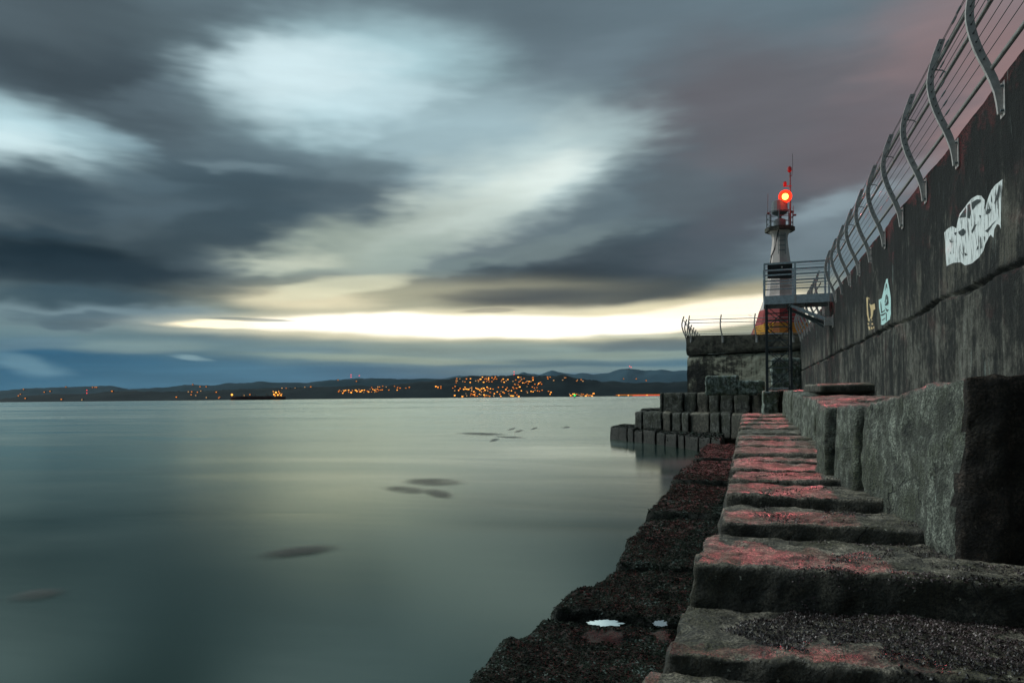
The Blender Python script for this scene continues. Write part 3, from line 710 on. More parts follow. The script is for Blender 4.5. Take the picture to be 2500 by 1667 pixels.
# ------------------------------------------------------------------ access platform and its ladder tower
tp = 24.75                                    # distance along the wall
def platform():
    e = empty('access_platform', W(tp, AW-1, EYE), 'steel access platform with railings and cross braced ladder tower against the wall', 'platform')
    z = HT; aL = AW-2.02; aR = AW+.02; d = 1.3
    def bx(nm, t0, t1, a0, a1, z0, z1, m):
        mb = MB(); mb.hexa([W(t0, a0, z0), W(t0, a1, z0), W(t1, a1, z0), W(t1, a0, z0), W(t0, a0, z1), W(t0, a1, z1), W(t1, a1, z1), W(t1, a0, z1)]); return mb.build(nm, m, e)
    t0 = tp; bx('front_beam', t0, t0+.05, aL, aR+.06, z-.26, z+.01, M['steel'])
    bx('back_beam', t0+d, t0+d+.05, aL, aR-.05, z-.26, z+.01, M['steel'])
    bx('side_beam', t0+.052, t0+d-.002, aL, aL+.05, z-.26, z+.01, M['steel'])
    bx('deck', t0+.052, t0+d-.002, aL+.052, aR-.05, z-.09, z-.03, M['darksteel'])
    for a in (aL+.7, aL+1.3): bx('joist', t0+.052, t0+d-.002, a, a+.06, z-.25, z-.095, M['darksteel'])
    mb = MB()
    for a in (aL+.93, aR-.1, aR+.03): mb.hexa([W(t0-.012, a-.03, z-.25), W(t0-.012, a+.03, z-.25), W(t0-.001, a+.03, z-.25), W(t0-.001, a-.03, z-.25), W(t0-.012, a-.03, z+.0), W(t0-.012, a+.03, z+.0), W(t0-.001, a+.03, z+.0), W(t0-.001, a-.03, z+.0)])
    mb.build('splice_plates', M['galv'], e)
    for (t, a) in ((t0+.02, aL+.02), (t0+.02, aL+.93), (t0+.02, aR-.13), (t0+d, aL+.02), (t0+d, aL+.93), (t0+d, aR-.13)):
        mb = MB(); mb.beam(W(t, a, z+.0), W(t, a, z+1.02), .06, .06); mb.build('railing_post', M['steel'], e)
    for t in (t0+.02, t0+d):
        for h, r in ((1.02, .028), (.66, .024), (.38, .018)):
            mb = MB(); mb.beam(W(t-.001, aL, z+h), W(t-.001, aR-.1, z+h), r*1.9, r*1.9); mb.build('rail', M['steel'], e)
    for h in (1.02, .66, .38):
        mb = MB(); mb.beam(W(t0, aL+.02, z+h), W(t0+d, aL+.02, z+h), .05); mb.build('rail', M['steel'], e)
    for h in (.93, .84, .75, .57, .48, .29, .2):
        mb = MB(); mb.tube([W(t0+.02, aL+.02, z+h), W(t0+.02, aR-.13, z+h)], .006, 5); mb.build('cable', M['cable'], e)
    # inner gate rail seen behind
    # ladder tower
    zb = EYE+.07
    al, ar = AW-1.94, AW-1.22
    for t in (t0+.1, t0+d-.1):
        for a in (al, ar):
            mb = MB(); mb.beam(W(t, a, zb), W(t, a, z-.262), .07, .07); mb.build('leg', M['braces'], e)
    H = z-.26-zb; nb = 4
    for t in (t0+.06, t0+d-.06):
        for i in range(nb):
            za = zb+.05+(H-.1)*i/nb; zc = zb+.05+(H-.1)*(i+1)/nb
            mb = MB(); mb.beam(W(t-.0, al, za), W(t, ar, zc), .06, .02); mb.beam(W(t+.03, al, zc), W(t+.03, ar, za), .06, .02); mb.build('cross_brace', M['braces'], e)
    for i in range(12):
        zz = zb+.12+i*.225
        mb = MB(); mb.beam(W(t0+d-.16, al+.04, zz), W(t0+d-.16, ar-.04, zz), .05, .035); mb.build('rung', M['steel'] if i in (0, 8) else M['darksteel'], e)
    mb = MB(); mb.beam(W(t0+.1, ar-.04, zb+.2), W(t0+.1, ar-.04, z-.28), .025); mb.build('conduit', M['galv'], e)
    # raking struts back to a bracket on the wall
    for t in (t0+.1, t0+d-.1):
        mb = MB(); mb.beam(W(t, aL+.75, z-.30), W(t, AW-.05, z-.86), .09, .09); mb.build('strut', M['steel'] if t < t0+.5 else M['darksteel'], e)
    mb = MB(); mb.beam(W(t0+.3, ar, z-.42), W(t0+.3, AW-.25, z-1.0), .05, .06); mb.build('strut', M['darksteel'], e)
    mb = MB(); mb.box(*W(t0+.1, AW-.12, z-.86), .26, .2, .26, X=Nn, Y=D); mb.box(*W(t0+.1, AW-.0, z-.86), .03, .3, .38, X=Nn, Y=D); mb.build('wall_bracket', M['galv'], e)
    for a in (al, ar):
        for t in (t0+.1, t0+d-.1):
            mb = MB(); mb.box(*W(t, a, zb-.01), .14, .14, .03, X=Nn, Y=D); mb.build('foot_plate', M['steel'], e)
platform()

# ------------------------------------------------------------------ lighthouse
def lighthouse():
    Y = 48.0; k = F/Y
    c = atY(1906, 800, Y); c.z = HT+.0
    def zz(y): return atY(1908, y, Y).z
    e = empty('lighthouse', c, 'slender white lighthouse with a red flared base and a glowing red beacon', 'lighthouse')
    n = 8; ro = R(22.5)
    def P(r, y): return (r/math.cos(math.pi/n), zz(y)-c.z)
    m = MB(); m.lathe([(2.05, -.02), P(1.95, 832), P(1.70, 812), P(1.42, 785), P(1.22, 757)], c, n, 0, ro); m.build('red_base', M['redp'], e)
    m = MB(); m.lathe([P(1.21, 757.2), P(1.02, 735), P(.84, 722), P(.73, 690), P(.62, 650), P(.53, 620), P(.455, 596), P(.44, 586), P(.455, 578), P(.52, 572), P(.64, 567), P(.80, 563), P(.83, 562.8)], c, n, 0, ro); m.build('tower', M['white'], e)
    m = MB(); m.lathe([P(.845, 573), P(.865, 558), P(.80, 556)], c, n, 0, ro)
    m2 = MB(); m2.lathe([(.05, zz(566)-c.z), P(.86, 566), P(.86, 556.5), (.05, zz(556.3)-c.z)], c, n, 0, ro); m2.build('gallery', M['cap'], e)
    zg_ = zz(556.4); 
    rp = .80
    for i in range(n):
        a = ro+2*math.pi*i/n; q = Vector((c.x+rp*math.cos(a), c.y+rp*math.sin(a), zg_))
        m = MB(); m.tube([q, q+Vector((0, 0, 1.02))], .03, 6); m.build('gallery_post', M['darksteel'], e)
    for h in (.28, .62, 1.0):
        m = MB(); m.tube([(c.x+rp*math.cos(ro+2*math.pi*i/n), c.y+rp*math.sin(ro+2*math.pi*i/n), zg_+h) for i in range(n+1)], .02, 6); m.build('gallery_rail', M['darksteel'], e)
    # lantern pedestal and drum
    m = MB(); m.lathe([(.36, 0), (.38, .1), (.38, .5), (.12, .62), (.12, .78)], (c.x, c.y, zg_), 14); m.build('lantern_pedestal', M['darksteel'], e)
    m = MB(); m.lathe([(.12, .74), (.30, .84), (.50, .98), (.52, 1.05), (.47, 1.70), (.30, 1.8), (.05, 1.82)], (c.x, c.y, zg_), 14); m.build('lantern_drum', M['darksteel'], e)
    lc = atY(1917, 480, Y-.3)
    m = MB(); m.lathe([(.05, zz(500)-lc.z), (.16, zz(498)-lc.z), (.16, -.3), (.05, -.3)], (lc.x, lc.y+.2, lc.z), 10); m.build('lamp_stem', M['darksteel'], e)
    m = MB(); pr = [(max(.01, .42*math.sin(math.pi*i/10)), -.42*math.cos(math.pi*i/10)) for i in range(11)]; m.lathe(pr, lc, 18)
    ln = m.build('beacon_lens', M['lens'], e, True)
    m = MB(); pr = [(max(.01, .24*math.sin(math.pi*i/10)), -.24*math.cos(math.pi*i/10)) for i in range(11)]; m.lathe(pr, lc+Vector((-.08, -.215, -.06)), 18)
    m.build('bulb', M['beacon'], ln, True)
    # mast, antennas, cable, ladder, board
    mx = atY(1929, 470, Y)
    m = MB(); m.tube([(mx.x, mx.y, zg_), (mx.x, mx.y, zz(414))], .055, 8); m.build('mast', M['darksteel'], e)
    m = MB(); m.lathe([(.05, -.2), (.14, -.1), (.14, .1), (.05, .2)], (mx.x-.03, mx.y, zz(414)), 10); m.build('mast_lamp', M['redp'], e)
    m = MB(); m.tube([(mx.x+.12, mx.y, zz(430)), (mx.x+.18, mx.y, zz(405)), (mx.x+.17, mx.y, zz(376))], .016, 6); m.tube([(mx.x, mx.y, zz(430)), (mx.x+.12, mx.y, zz(430))], .02, 6); m.build('whip_antenna', M['darksteel'], e)
    m = MB(); m.box(mx.x-.16, mx.y, zz(455), .5, .05, .05); m.lathe([(.1, -.02), (.12, .1), (.12, .25), (.04, .32)], (mx.x-.34, mx.y, zz(455)), 10); m.build('small_lamp', M['redp'], e)
    ax = atY(1874, 520, Y)
    m = MB(); m.tube([(ax.x, ax.y, zz(522)), (ax.x+.03, ax.y, zz(473))], .016, 6); m.box(ax.x+.02, ax.y, zz(521), .16, .12, .1); m.tube([(ax.x, ax.y, zz(521)), (ax.x+.2, ax.y, zz(524))], .02, 6); m.build('side_antenna', M['darksteel'], e)
    ax = atY(1936.5, 520, Y)
    m = MB(); m.tube([(ax.x, ax.y, zz(530)), (ax.x, ax.y, zz(503))], .02, 6); m.box(ax.x+.06, ax.y-.05, zz(526), .2, .14, .1); m.box(ax.x-.05, ax.y, zz(518), .16, .12, .12); m.build('sensor', M['darksteel'], e)
    m = MB(); sg = lambda x, y, dy: tuple(atY(x, y, Y-dy))
    m.tube([sg(1901, 560, .60), sg(1897, 580, .62), sg(1891, 608, .78), sg(1883, 626, .9), sg(1880, 650, 1.0)], .045, 7); m.build('power_cable', M['black'], e)
    m = MB()
    for x in (1900.5, 1917): m.tube([sg(x, 570, .54), sg(x+.3, 620, .66)], .018, 6)
    for y in (575, 587, 599, 611): m.beam(sg(1900.5, y, .6), sg(1917, y-.3, .6), .04)
    m.build('ladder', M['darksteel'], e)
    b0 = atY(1874, 667, Y-1.1); b1 = atY(1934, 667, Y-1.1)
    m = MB(); m.box((b0.x+b1.x)/2, Y-1.1, zz(667)-.02, b1.x-b0.x, .08, zz(648)-zz(685)); bd = m.build('black_board', M['black'], e)
    m = MB(); q = atY(1909, 652, Y-1.16); m.box(q.x, q.y, q.z, .09, .03, .1); m.build('white_dot', M['white'], bd)
    # soft red light from the beacon
    l = bpy.data.objects.new('beacon_light', bpy.data.lights.new('beacon_light', 'SPOT')); C.objects.link(l)
    l.location = lc+Vector((0, -.75, .05)); l.data.color = (1, .16, .18); l.data.energy = 11500; l.data.shadow_soft_size = .3; l.data.spot_size = R(50); l.data.spot_blend = .5
    l.rotation_euler = (W(7, .5, 0)-l.location).to_track_quat('-Z', 'Y').to_euler()
    l.parent = e; l.matrix_parent_inverse = e.matrix_world.inverted()
    l2 = bpy.data.objects.new('beacon_spill', bpy.data.lights.new('beacon_spill', 'POINT')); C.objects.link(l2)
    l2.location = lc+Vector((0, -.8, .1)); l2.data.color = (1, .05, .03); l2.data.energy = 90; l2.data.shadow_soft_size = .3
    l2.parent = e; l2.matrix_parent_inverse = e.matrix_world.inverted()
lighthouse()
def bench(x0, x1, Yb, label, turn=None):
    a = atY(x0, 810, Yb); b = atY(x1, 810, Yb+(turn or 0)); z0 = HT+.05
    e = empty('bench', (a.x, a.y, z0), label, 'bench')
    d = Vector((b.x-a.x, b.y-a.y, 0)); L = d.length; d.normalize(); o = Vector((d.y, -d.x, 0))
    A = Vector((a.x, a.y, z0))
    m = MB()
    for k in range(4): m.beam(A-o*(.10*k)+Vector((0, 0, .46)), A+d*L-o*(.10*k)+Vector((0, 0, .46)), .085, .04)
    m.build('seat', M['yellow'], e)
    m = MB()
    for k in range(6): m.beam(A-o*(.42+.03*k)+Vector((0, 0, .52+.13*k)), A+d*L-o*(.42+.03*k)+Vector((0, 0, .52+.13*k)), .03, .085)
    m.build('backrest', M['yellow'], e)
    n = max(2, int(L/1.5)+1)
    for i in range(n):
        q = A+d*(L*(i+.1)/(n-.8)); m = MB(); m.beam(q-o*.15, q-o*.15+Vector((0, 0, .44)), .06); m.beam(q-o*.42+Vector((0, 0, .02)), q-o*.6+Vector((0, 0, 1.2)), .05); m.build('support', M['darksteel'], e)
bench(1872, 1985, 44.6, 'yellow slatted bench in front of the red lighthouse base', 0)
bench(1822, 1868, 47.5, 'yellow slatted bench receding left of the red lighthouse base', -2.6)

# ------------------------------------------------------------------ graffiti (flat paint, on the wall face)
def wallpt(x, y, off=.06):
    r = Vector(ray(x, y)); n = Nn; t = (AW-off)/(r.dot(n)); return Vector((0, 0, EYE))+r*t
def poly_on_wall(pts, off=.06, th=.004):
    """pts in photo pixels -> triangulated flat prism lying on the wall"""
    bm = bmesh.new(); vs = [bm.verts.new(wallpt(x, y, off)) for x, y in pts]; f = bm.faces.new(vs)
    bmesh.ops.triangulate(bm, faces=[f]); bm.verts.ensure_lookup_table()
    r = ([v.co.copy() for v in bm.verts], [tuple(v.index for v in f.verts) for f in bm.faces]); bm.free(); return r
_wm = bpy.data.objects['breakwater_wall']; _wm = [o for o in bpy.data.objects if o.type == 'MESH' and o.name.startswith('breakwater_wall')][0]
_wbv = BVHTree.FromPolygons([v.co.copy() for v in _wm.data.vertices], [tuple(p.vertices) for p in _wm.data.polygons])
def paint(name, shapes, e=None, m=None, off=.004):
    bm = bmesh.new()
    for s in shapes:
        try: bm.faces.new([bm.verts.new(wallpt(x, y, .0)) for x, y in s])
        except ValueError: pass
    bmesh.ops.triangulate(bm, faces=bm.faces[:])
    for _ in range(5):
        ed = [q for q in bm.edges if q.calc_length() > .045]
        if not ed: break
        bmesh.ops.subdivide_edges(bm, edges=ed, cuts=1); bmesh.ops.triangulate(bm, faces=[f for f in bm.faces if len(f.verts) > 3])
    for v in bm.verts:
        h = _wbv.ray_cast(v.co-Nn*1.0, Nn)[0]
        if h: v.co = h-Nn*off
    mb = MB(); bm.verts.ensure_lookup_table(); bm.verts.index_update()
    mb.add([v.co.copy() for v in bm.verts], [tuple(v.index for v in f.verts) for f in bm.faces]); bm.free()
    return mb.build(name, m, e)
z6 = lambda L: [(2250+a/5.228, 400+b/5.228) for a, b in L]
white = z6([(290,880),(320,840),(400,797),(455,825),(470,870),(500,845),(465,770),(480,710),(560,680),(590,690),(575,640),(580,530),(520,620),(480,720),(500,640),(570,535),(640,450),(700,405),(750,410),(797,465),(793,520),(778,600),(800,560),(850,410),(880,340),(940,265),(1025,200),(1022,290),(1000,330),(995,400),(975,700),(1000,760),(1006,850),(985,785),(950,770),(915,840),(905,945),(870,905),(845,935),(800,1020),(775,1110),(720,1200),(640,1270),(560,1298),(520,1255),(495,1215),(455,1185),(430,1262),(402,1195),(378,1210),(350,1305),(350,1220),(370,1165),(345,1060),(330,960)])
holes = [z6(q) for q in ([(500,690),(540,610),(580,560),(578,680)],[(597,530),(630,505),(640,600),(625,700),(600,690)],[(650,495),(700,455),(745,460),(735,490),(690,530),(655,590)],
   [(470,860),(560,800),(600,860),(560,930),(520,940),(480,900)],[(375,960),(400,985),(440,990),(380,1000)],[(425,880),(465,870),(455,915)],[(720,655),(745,660),(735,700)],
   [(800,620),(820,560),(900,570),(860,640),(800,665)],[(840,480),(855,600),(870,590)],[(885,380),(880,480),(895,500)],[(985,260),(960,390),(920,520),(985,420),(995,300)],[(800,860),(870,790),(960,710),(880,800),(830,880)],
   [(740,930),(745,1090),(755,1070),(750,940)],[(700,1105),(715,1040),(720,1085)],[(560,1130),(590,1160),(565,1175)],[(640,860),(670,790),(700,770),(650,890)],[(785,930),(795,1010),(800,930)],[(395,1110),(400,1150),(408,1145)],[(430,1100),(434,1140),(440,1140)],[(520,1100),(545,1175),(548,1170)])]
g = empty('graffiti', wallpt(2380, 560), 'large white mural graffiti with scalloped lower edge on the dark wall', 'graffiti')
paint('white_shape', [white], g, M['graf_white'])
for i, q in enumerate(holes):
    k = .7 if i in (3, 7) else 1.0; cx = sum(a for a, b in q)/len(q); cy = sum(b for a, b in q)/len(q)
    paint('dark_gap', [[(cx+(a-cx)*k, cy+(b-cy)*k) for a, b in q]], g, M['graf_dark'], .008)
z7 = lambda L: [(2080+a/8.712, 640+b/8.712) for a, b in L]
g = empty('graffiti', wallpt(2160, 740), 'tall pale teal graffiti face on the dark wall', 'graffiti')
paint('teal_shape', [z7([(570,800),(625,770),(665,700),(690,460),(740,360),(775,350),(800,480),(825,760),(825,1100),(805,1220),(720,1280),(650,1335),(615,1330),(618,1240),(640,1160),(600,1090),(580,960)])], g, M['graf_teal'])
[paint('dark_line', [z7(q)], g, M['graf_dark'], .008) for q in ([(700,600),(735,440),(765,470),(772,560),(755,550),(742,490),(715,590)],[(690,860),(710,720),(745,680),(780,740),(790,870),(770,910),(700,930),(695,890),(740,880),(765,830),(750,740),(735,720),(712,800),(708,870)],[(605,820),(620,900),(630,1050),(700,1010),(705,1030),(620,1085),(608,940)],[(610,1120),(640,1115),(715,1070),(715,1095),(640,1140),(612,1140)],[(630,1230),(700,1180),(710,1190),(640,1245)],[(730,740),(745,760),(740,810),(728,790)],[(700,960),(760,1010),(800,1010),(760,1060),(735,1040)],[(725,1060),(740,1100),(735,1260),(722,1240)])]
g = empty('graffiti', wallpt(2125, 760), 'small worn yellow graffiti letters left of the teal face', 'graffiti')
paint('yellow_strokes', [z7(q) for q in ([(300,760),(330,740),(345,780),(340,960),(350,1160),(360,1200),(340,1200),(318,1100),(310,940)],[(340,750),(365,760),(380,830),(370,800)],[(368,880),(420,910),(495,880),(505,1000),(470,1020),(450,1130),(420,1210),(385,1190),(410,1140),(405,1000)],[(335,1190),(375,1200),(370,1260),(340,1250)],[(410,1220),(440,1220),(430,1250)],[(330,1290),(360,1300),(358,1330),(335,1330)],[(415,1300),(450,1290),(460,1330),(425,1335)],[(335,1360),(375,1370),(385,1440),(360,1440)],[(400,1400),(430,1370),(450,1420),(420,1430)],[(460,1365),(485,1370),(480,1420),(460,1400)])], g, M['graf_yellow'])

# ------------------------------------------------------------------ granite blocks
E = EYE
def wb(name, t0, t1, aFL, aFR, aBR, aBL, zb, zf, zk, m, bat=.12, **kw):
    """block on the wall's axes: t0..t1, left/right offsets front/back, bottom z, top z at front and back"""
    c = [W(t0, aFL-bat, zb), W(t0, aFR, zb), W(t1, aBR, zb), W(t1, aBL-bat, zb), W(t0, aFL, zf), W(t0, aFR, zf), W(t1, aBR, zk), W(t1, aBL, zk)]
    return block(name, c, m, **kw)
LZ = [1.3, 3.06, 3.85, 4.76, 5.58, 6.6, 8.0, 9.3, 10.6, 12.0, 13.5, 15.0, 16.6, 18.4, 20.2, 22.2, 24.2]
LH = [(1.20,1.15),(1.063,1.085),(.885,.90),(.807,.85),(.744,.80),(.748,.83),(.80,.86),(.83,.90),(.836,.85),(.82,.84),(.79,.82),(.77,.79),(.745,.765),(.72,.74),(.69,.70),(.64,.63)]
LA = [-.42,-.36,-.30,-.20,-.19,-.21,-.24,-.26,-.28,-.29,-.30,-.31,-.32,-.33,-.34,-.36]
ledge = []
desc = {0:'with a pale cracked top',1:'with dark rockweed spread over its broad top',2:'with a bright pink wet top in the foreground',3:'with a thin weedy pink top'}
for i in range(16):
    t0 = (LZ[i]-.3*S_)/C_+.008; t1 = (LZ[i+1]-.3*S_)/C_-.008
    hf, hb = LH[i]; far = i > 6
    o = wb('granite_block', t0, t1, LA[i], 1.45, 1.45, LA[i]+random.uniform(-.02, .03), E-2.0, E-hf, E-hb, M['granite'], bat=.14,
           seg=.028 if i < 4 else (.045 if i < 8 else .09), r=.016 if i < 8 else .04, amp=(.034, .018, .010), seed=i, maxn=80)
    tag(o, 'granite ledge block, %s along the ledge from the bottom of the photo' % ORD[i], 'granite block', 'blocks of the walkway ledge')
    if i in desc: o['label'] = 'ledge block, %s from the bottom, %s' % (ORD[i], desc[i])
    ledge.append(o)
# upper row against the wall
def ub(x0, y0, h0, x1, y1, h1, topf, topb, m, seg, lab, seed, dep=None, lean=.05):
    """near base point (pixel) and far base point (pixel)"""
    n = onz(x0, y0, h0); f = onz(x1, y1, h1); tn, an = TA(n); tf, af = TA(f)
    zb = E-1.25
    c = [W(tn, an, zb), W(tn, AW+.2, zb), W(tf, AW+.2, zb), W(tf, af, zb), W(tn, an+lean, topf), W(tn, AW+.2, topf+.02), W(tf, AW+.2, topb+.02), W(tf, af+lean, topb)]
    o = block('granite_block', c, m, seg=seg, r=.022, amp=(.04, .02, .008), seed=seed, maxn=90, groove=.022)
    tag(o, lab, 'granite block', 'blocks of the upper row against the wall'); return o
UB = []
G = M['granite_side']
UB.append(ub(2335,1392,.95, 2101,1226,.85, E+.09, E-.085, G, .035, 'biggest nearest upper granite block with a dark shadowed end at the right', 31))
_o = UB[0]; _tn = TA(onz(2335,1392,.95))[0]; _o.data.materials.append(M['shaded_stained_end'])
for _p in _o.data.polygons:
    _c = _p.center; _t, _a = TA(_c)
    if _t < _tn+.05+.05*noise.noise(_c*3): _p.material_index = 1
UB.append(ub(2074,1214,.85, 2031,1194,.85, E-.10, E-.12, G, .045, 'pale narrow upper block just beyond the biggest one, split by a dark joint', 32))
UB.append(ub(2011,1177,.85, 1994,1154,.85, E-.13, E-.10, G, .05, 'leaning brownish upper block between two dark joints', 33, lean=.02))
UB.append(ub(2009,1128,.87, 1991,1098,.87, E-.09, E-.08, G, .07, 'thin upright upper block with a dark reveal, fourth along the wall', 34, lean=.0))
UB.append(ub(1984,1082,.87, 1952,1057,.80, E-.09, E-.06, G, .09, 'broad flat topped upper block with a wet pink patch', 35, lean=.04))
UB.append(ub(1950,1052,.82, 1931,1032,.72, E-.03, E+.05, G, .10, 'far upper block with a raised dark slab edge', 36))
UB.append(ub(1929,1029,.72, 1909,1008,.62, E+.08, E+.10, G, .12, 'farthest narrow upper block beside the ladder tower foot', 37))
# slab lying on the upper row
o = block('granite_slab', [W(16.5, 1.3, E+.02), W(16.5, 2.42, E+.02), W(19.8, 2.42, E+.02), W(19.8, 1.2, E+.02), W(16.5, 1.3, E+.20), W(16.5, 2.42, E+.20), W(19.8, 2.42, E+.20), W(19.8, 1.2, E+.22)], M['granite'], seg=.08, r=.05, amp=(.03, .012, .005), seed=41)
tag(o, 'flat dark granite slab lying on the upper row near the ladder', 'granite slab')
# footing blocks under the ladder tower
def yb(x0, x1, ytop, Y, zb, m, lab, grp, seed, dep=2.4, Y1=None, ytop1=None, seg=.10, amp=(.06, .03, .012), r=.10, name='granite_block'):
    """block whose face is turned to the camera: pixel span x0..x1, pixel top, distance Y"""
    Y1 = Y1 or Y; a = atY(x0, ytop, Y); b = atY(x1, ytop1 or ytop, Y1)
    k = D*dep
    A0 = Vector((a.x, a.y, zb)); B0 = Vector((b.x, b.y, zb))
    o = block(name, [A0, B0, B0+k, A0+k, a, b, b+k, a+k], m, seg=seg, r=r, amp=amp, seed=seed, maxn=40)
    return tag(o, lab, 'granite block', grp)
yb(1863, 1900, 955, 24.4, E-1.2, M['granite_pale'], 'squarish pale blue granite block below the left ladder leg', None, 51, dep=2.4, seg=.07, r=.04)
yb(1901, 1935, 953, 24.5, E-1.2, M['granite_dark'], 'dark granite block below the right ladder leg', None, 52, dep=2.6, seg=.07, r=.04)
# the stepped courses below the breakwater head
def lerpY(x, xa, Ya, xb, Yb): return Ya+(Yb-Ya)*(x-xa)/(xb-xa)
def course(edges, Yl, Yr, yt_l, yt_r, zb, dep, nm, grp, seed, mats, jog=.14, jy=1.2):
    x0, x1 = edges[0], edges[-1]; words = ORD
    for i in range(len(edges)-1):
        a, b = edges[i], edges[i+1]; j = random.uniform(-jog, jog); jt = random.uniform(-jy, jy)*1.6
        Ya = lerpY(a, x0, Yl, x1, Yr)+j; Yb = lerpY(b, x0, Yl, x1, Yr)+j
        yb(a+1.1, b-.9, lerpY(a, x0, yt_l, x1, yt_r)+jt, Ya, zb, mats[i % len(mats)], 'block in the %s course below the breakwater head, %s from its left end' % (nm, words[i]), grp, seed+i, dep, Yb, lerpY(b, x0, yt_l, x1, yt_r)+jt, seg=.12)
GD, GN = M['granite_dark'], M['granite']
course([1609,1618,1668,1701,1730,1757,1791,1834,1863], 42.6, 38.4, 960, 957, E-1.2, 2.6, 'top', 'blocks of the top course below the head', 60, [GD, GD, GD, GN, GD, GD, GD, GN], jy=.8)
course([1549,1568,1616,1638,1663,1682,1733,1758,1785,1815], 43.6, 35.6, 1005, 1010, E-2.2, 2.6, 'middle', 'blocks of the middle course below the head', 80, [GD, GD, GN, GD, GD, GN, GD, GD, GN], jy=1)
course([1488,1531,1547,1569,1600,1624,1652,1671,1705,1735,1760], 44.2, 31.5, 1043, 1071, -1.0, 5.0, 'lowest wave washed', 'weedy blocks of the lowest course below the head', 100, [M['wave_washed']], jy=2)
yb(1563, 1612, 997, 46.5, E-2, GD, 'low rounded block behind the left end of the middle course', None, 125)
yb(1722, 1803, 917, 37.9, E-.02, M['granite_pale'], 'long pale granite block lying on the top course', None, 121, dep=.9, seg=.08)
yb(1803, 1866, 929, 37.8, E-.02, M['granite_pale'], 'lower pale grey block beside the long pale one', None, 122, dep=.9, seg=.08)
yb(1883, 1958, 874, 38.3, E-.2, M['granite_pale'], 'tall pale rough block behind the ladder tower in the corner', None, 123, dep=1.0, seg=.1, amp=(.12, .04, .01))
yb(1960, 1972, 898, 37.9, E+.95, M['granite_pale'], 'little pale stone wedged high in the dark corner', None, 124, dep=.6, seg=.08)
# seaweed covered blocks at the waterline
SH = [(1150,1720),(1185,1667),(1233,1584),(1281,1557),(1334,1509),(1414,1456),(1446,1414),(1525,1379),(1531,1350),(1562,1286),(1626,1212),(1653,1169),(1679,1137),(1701,1116),(1713,1098),(1727,1081)]
sht = [TA(onz(x, y, 1.93)) for x, y in SH]; sht.sort()
sht = [(0, sht[0][1])]+sht
cuts = [2.2, 4.2, 5.55, 6.35, 7.3, 8.45, 10.1, 12.2, 14.4, 16.8, 19.6, 23, 27, 31.2]
weedb = []
for i in range(len(cuts)-1):
    t0, t1 = cuts[i]+.035, cuts[i+1]-.035
    a0 = interp(sht, t0+.15)-.06; a1 = interp(sht, t1-.15)-.06; dz = (-.05, .04, -.03, .05, -.04, .02)[i % 6]
    o = wb('granite_block', t0, t1, a0, -.05, -.05, a1, -1.0, E-1.93+dz, E-1.95+dz, M['granite_weed'], bat=.35, seg=.06 if i < 6 else .14, r=.045, amp=(.05, .03, .016), seed=140+i, maxn=60)
    tag(o, 'seaweed covered granite block at the waterline, %s from the bottom of the photo' % ORD[i], 'granite block', 'weedy blocks at the waterline')
    weedb.append(o)
# ------------------------------------------------------------------ tide pools
def pool(x, y, wx, wy, h, label):
    c = onz(x, y, h); n = 90; vs = [c]
    for k in range(n):
        a = 2*math.pi*k/n; r = 1+.35*noise.noise(Vector((math.cos(a)*2, math.sin(a)*2, x)))+.35*noise.noise(Vector((math.cos(a)*6, math.sin(a)*6, x)))
        vs.append(onz(x+wx*r*math.cos(a), y+wy*r*math.sin(a), h))
    mb = MB(); mb.add(vs, [(0, 1+k, 1+(k+1) % n) for k in range(n)]); o = mb.build('tide_pool', M['pool']); tag(o, kind='structure'); o['label'] = label
    return o
pool(1478, 1520, 44, 8, 1.855, 'bright still tide pool among the seaweed')
pool(1612, 1521, 17, 7, 1.86, 'small tide pool beside the ledge')

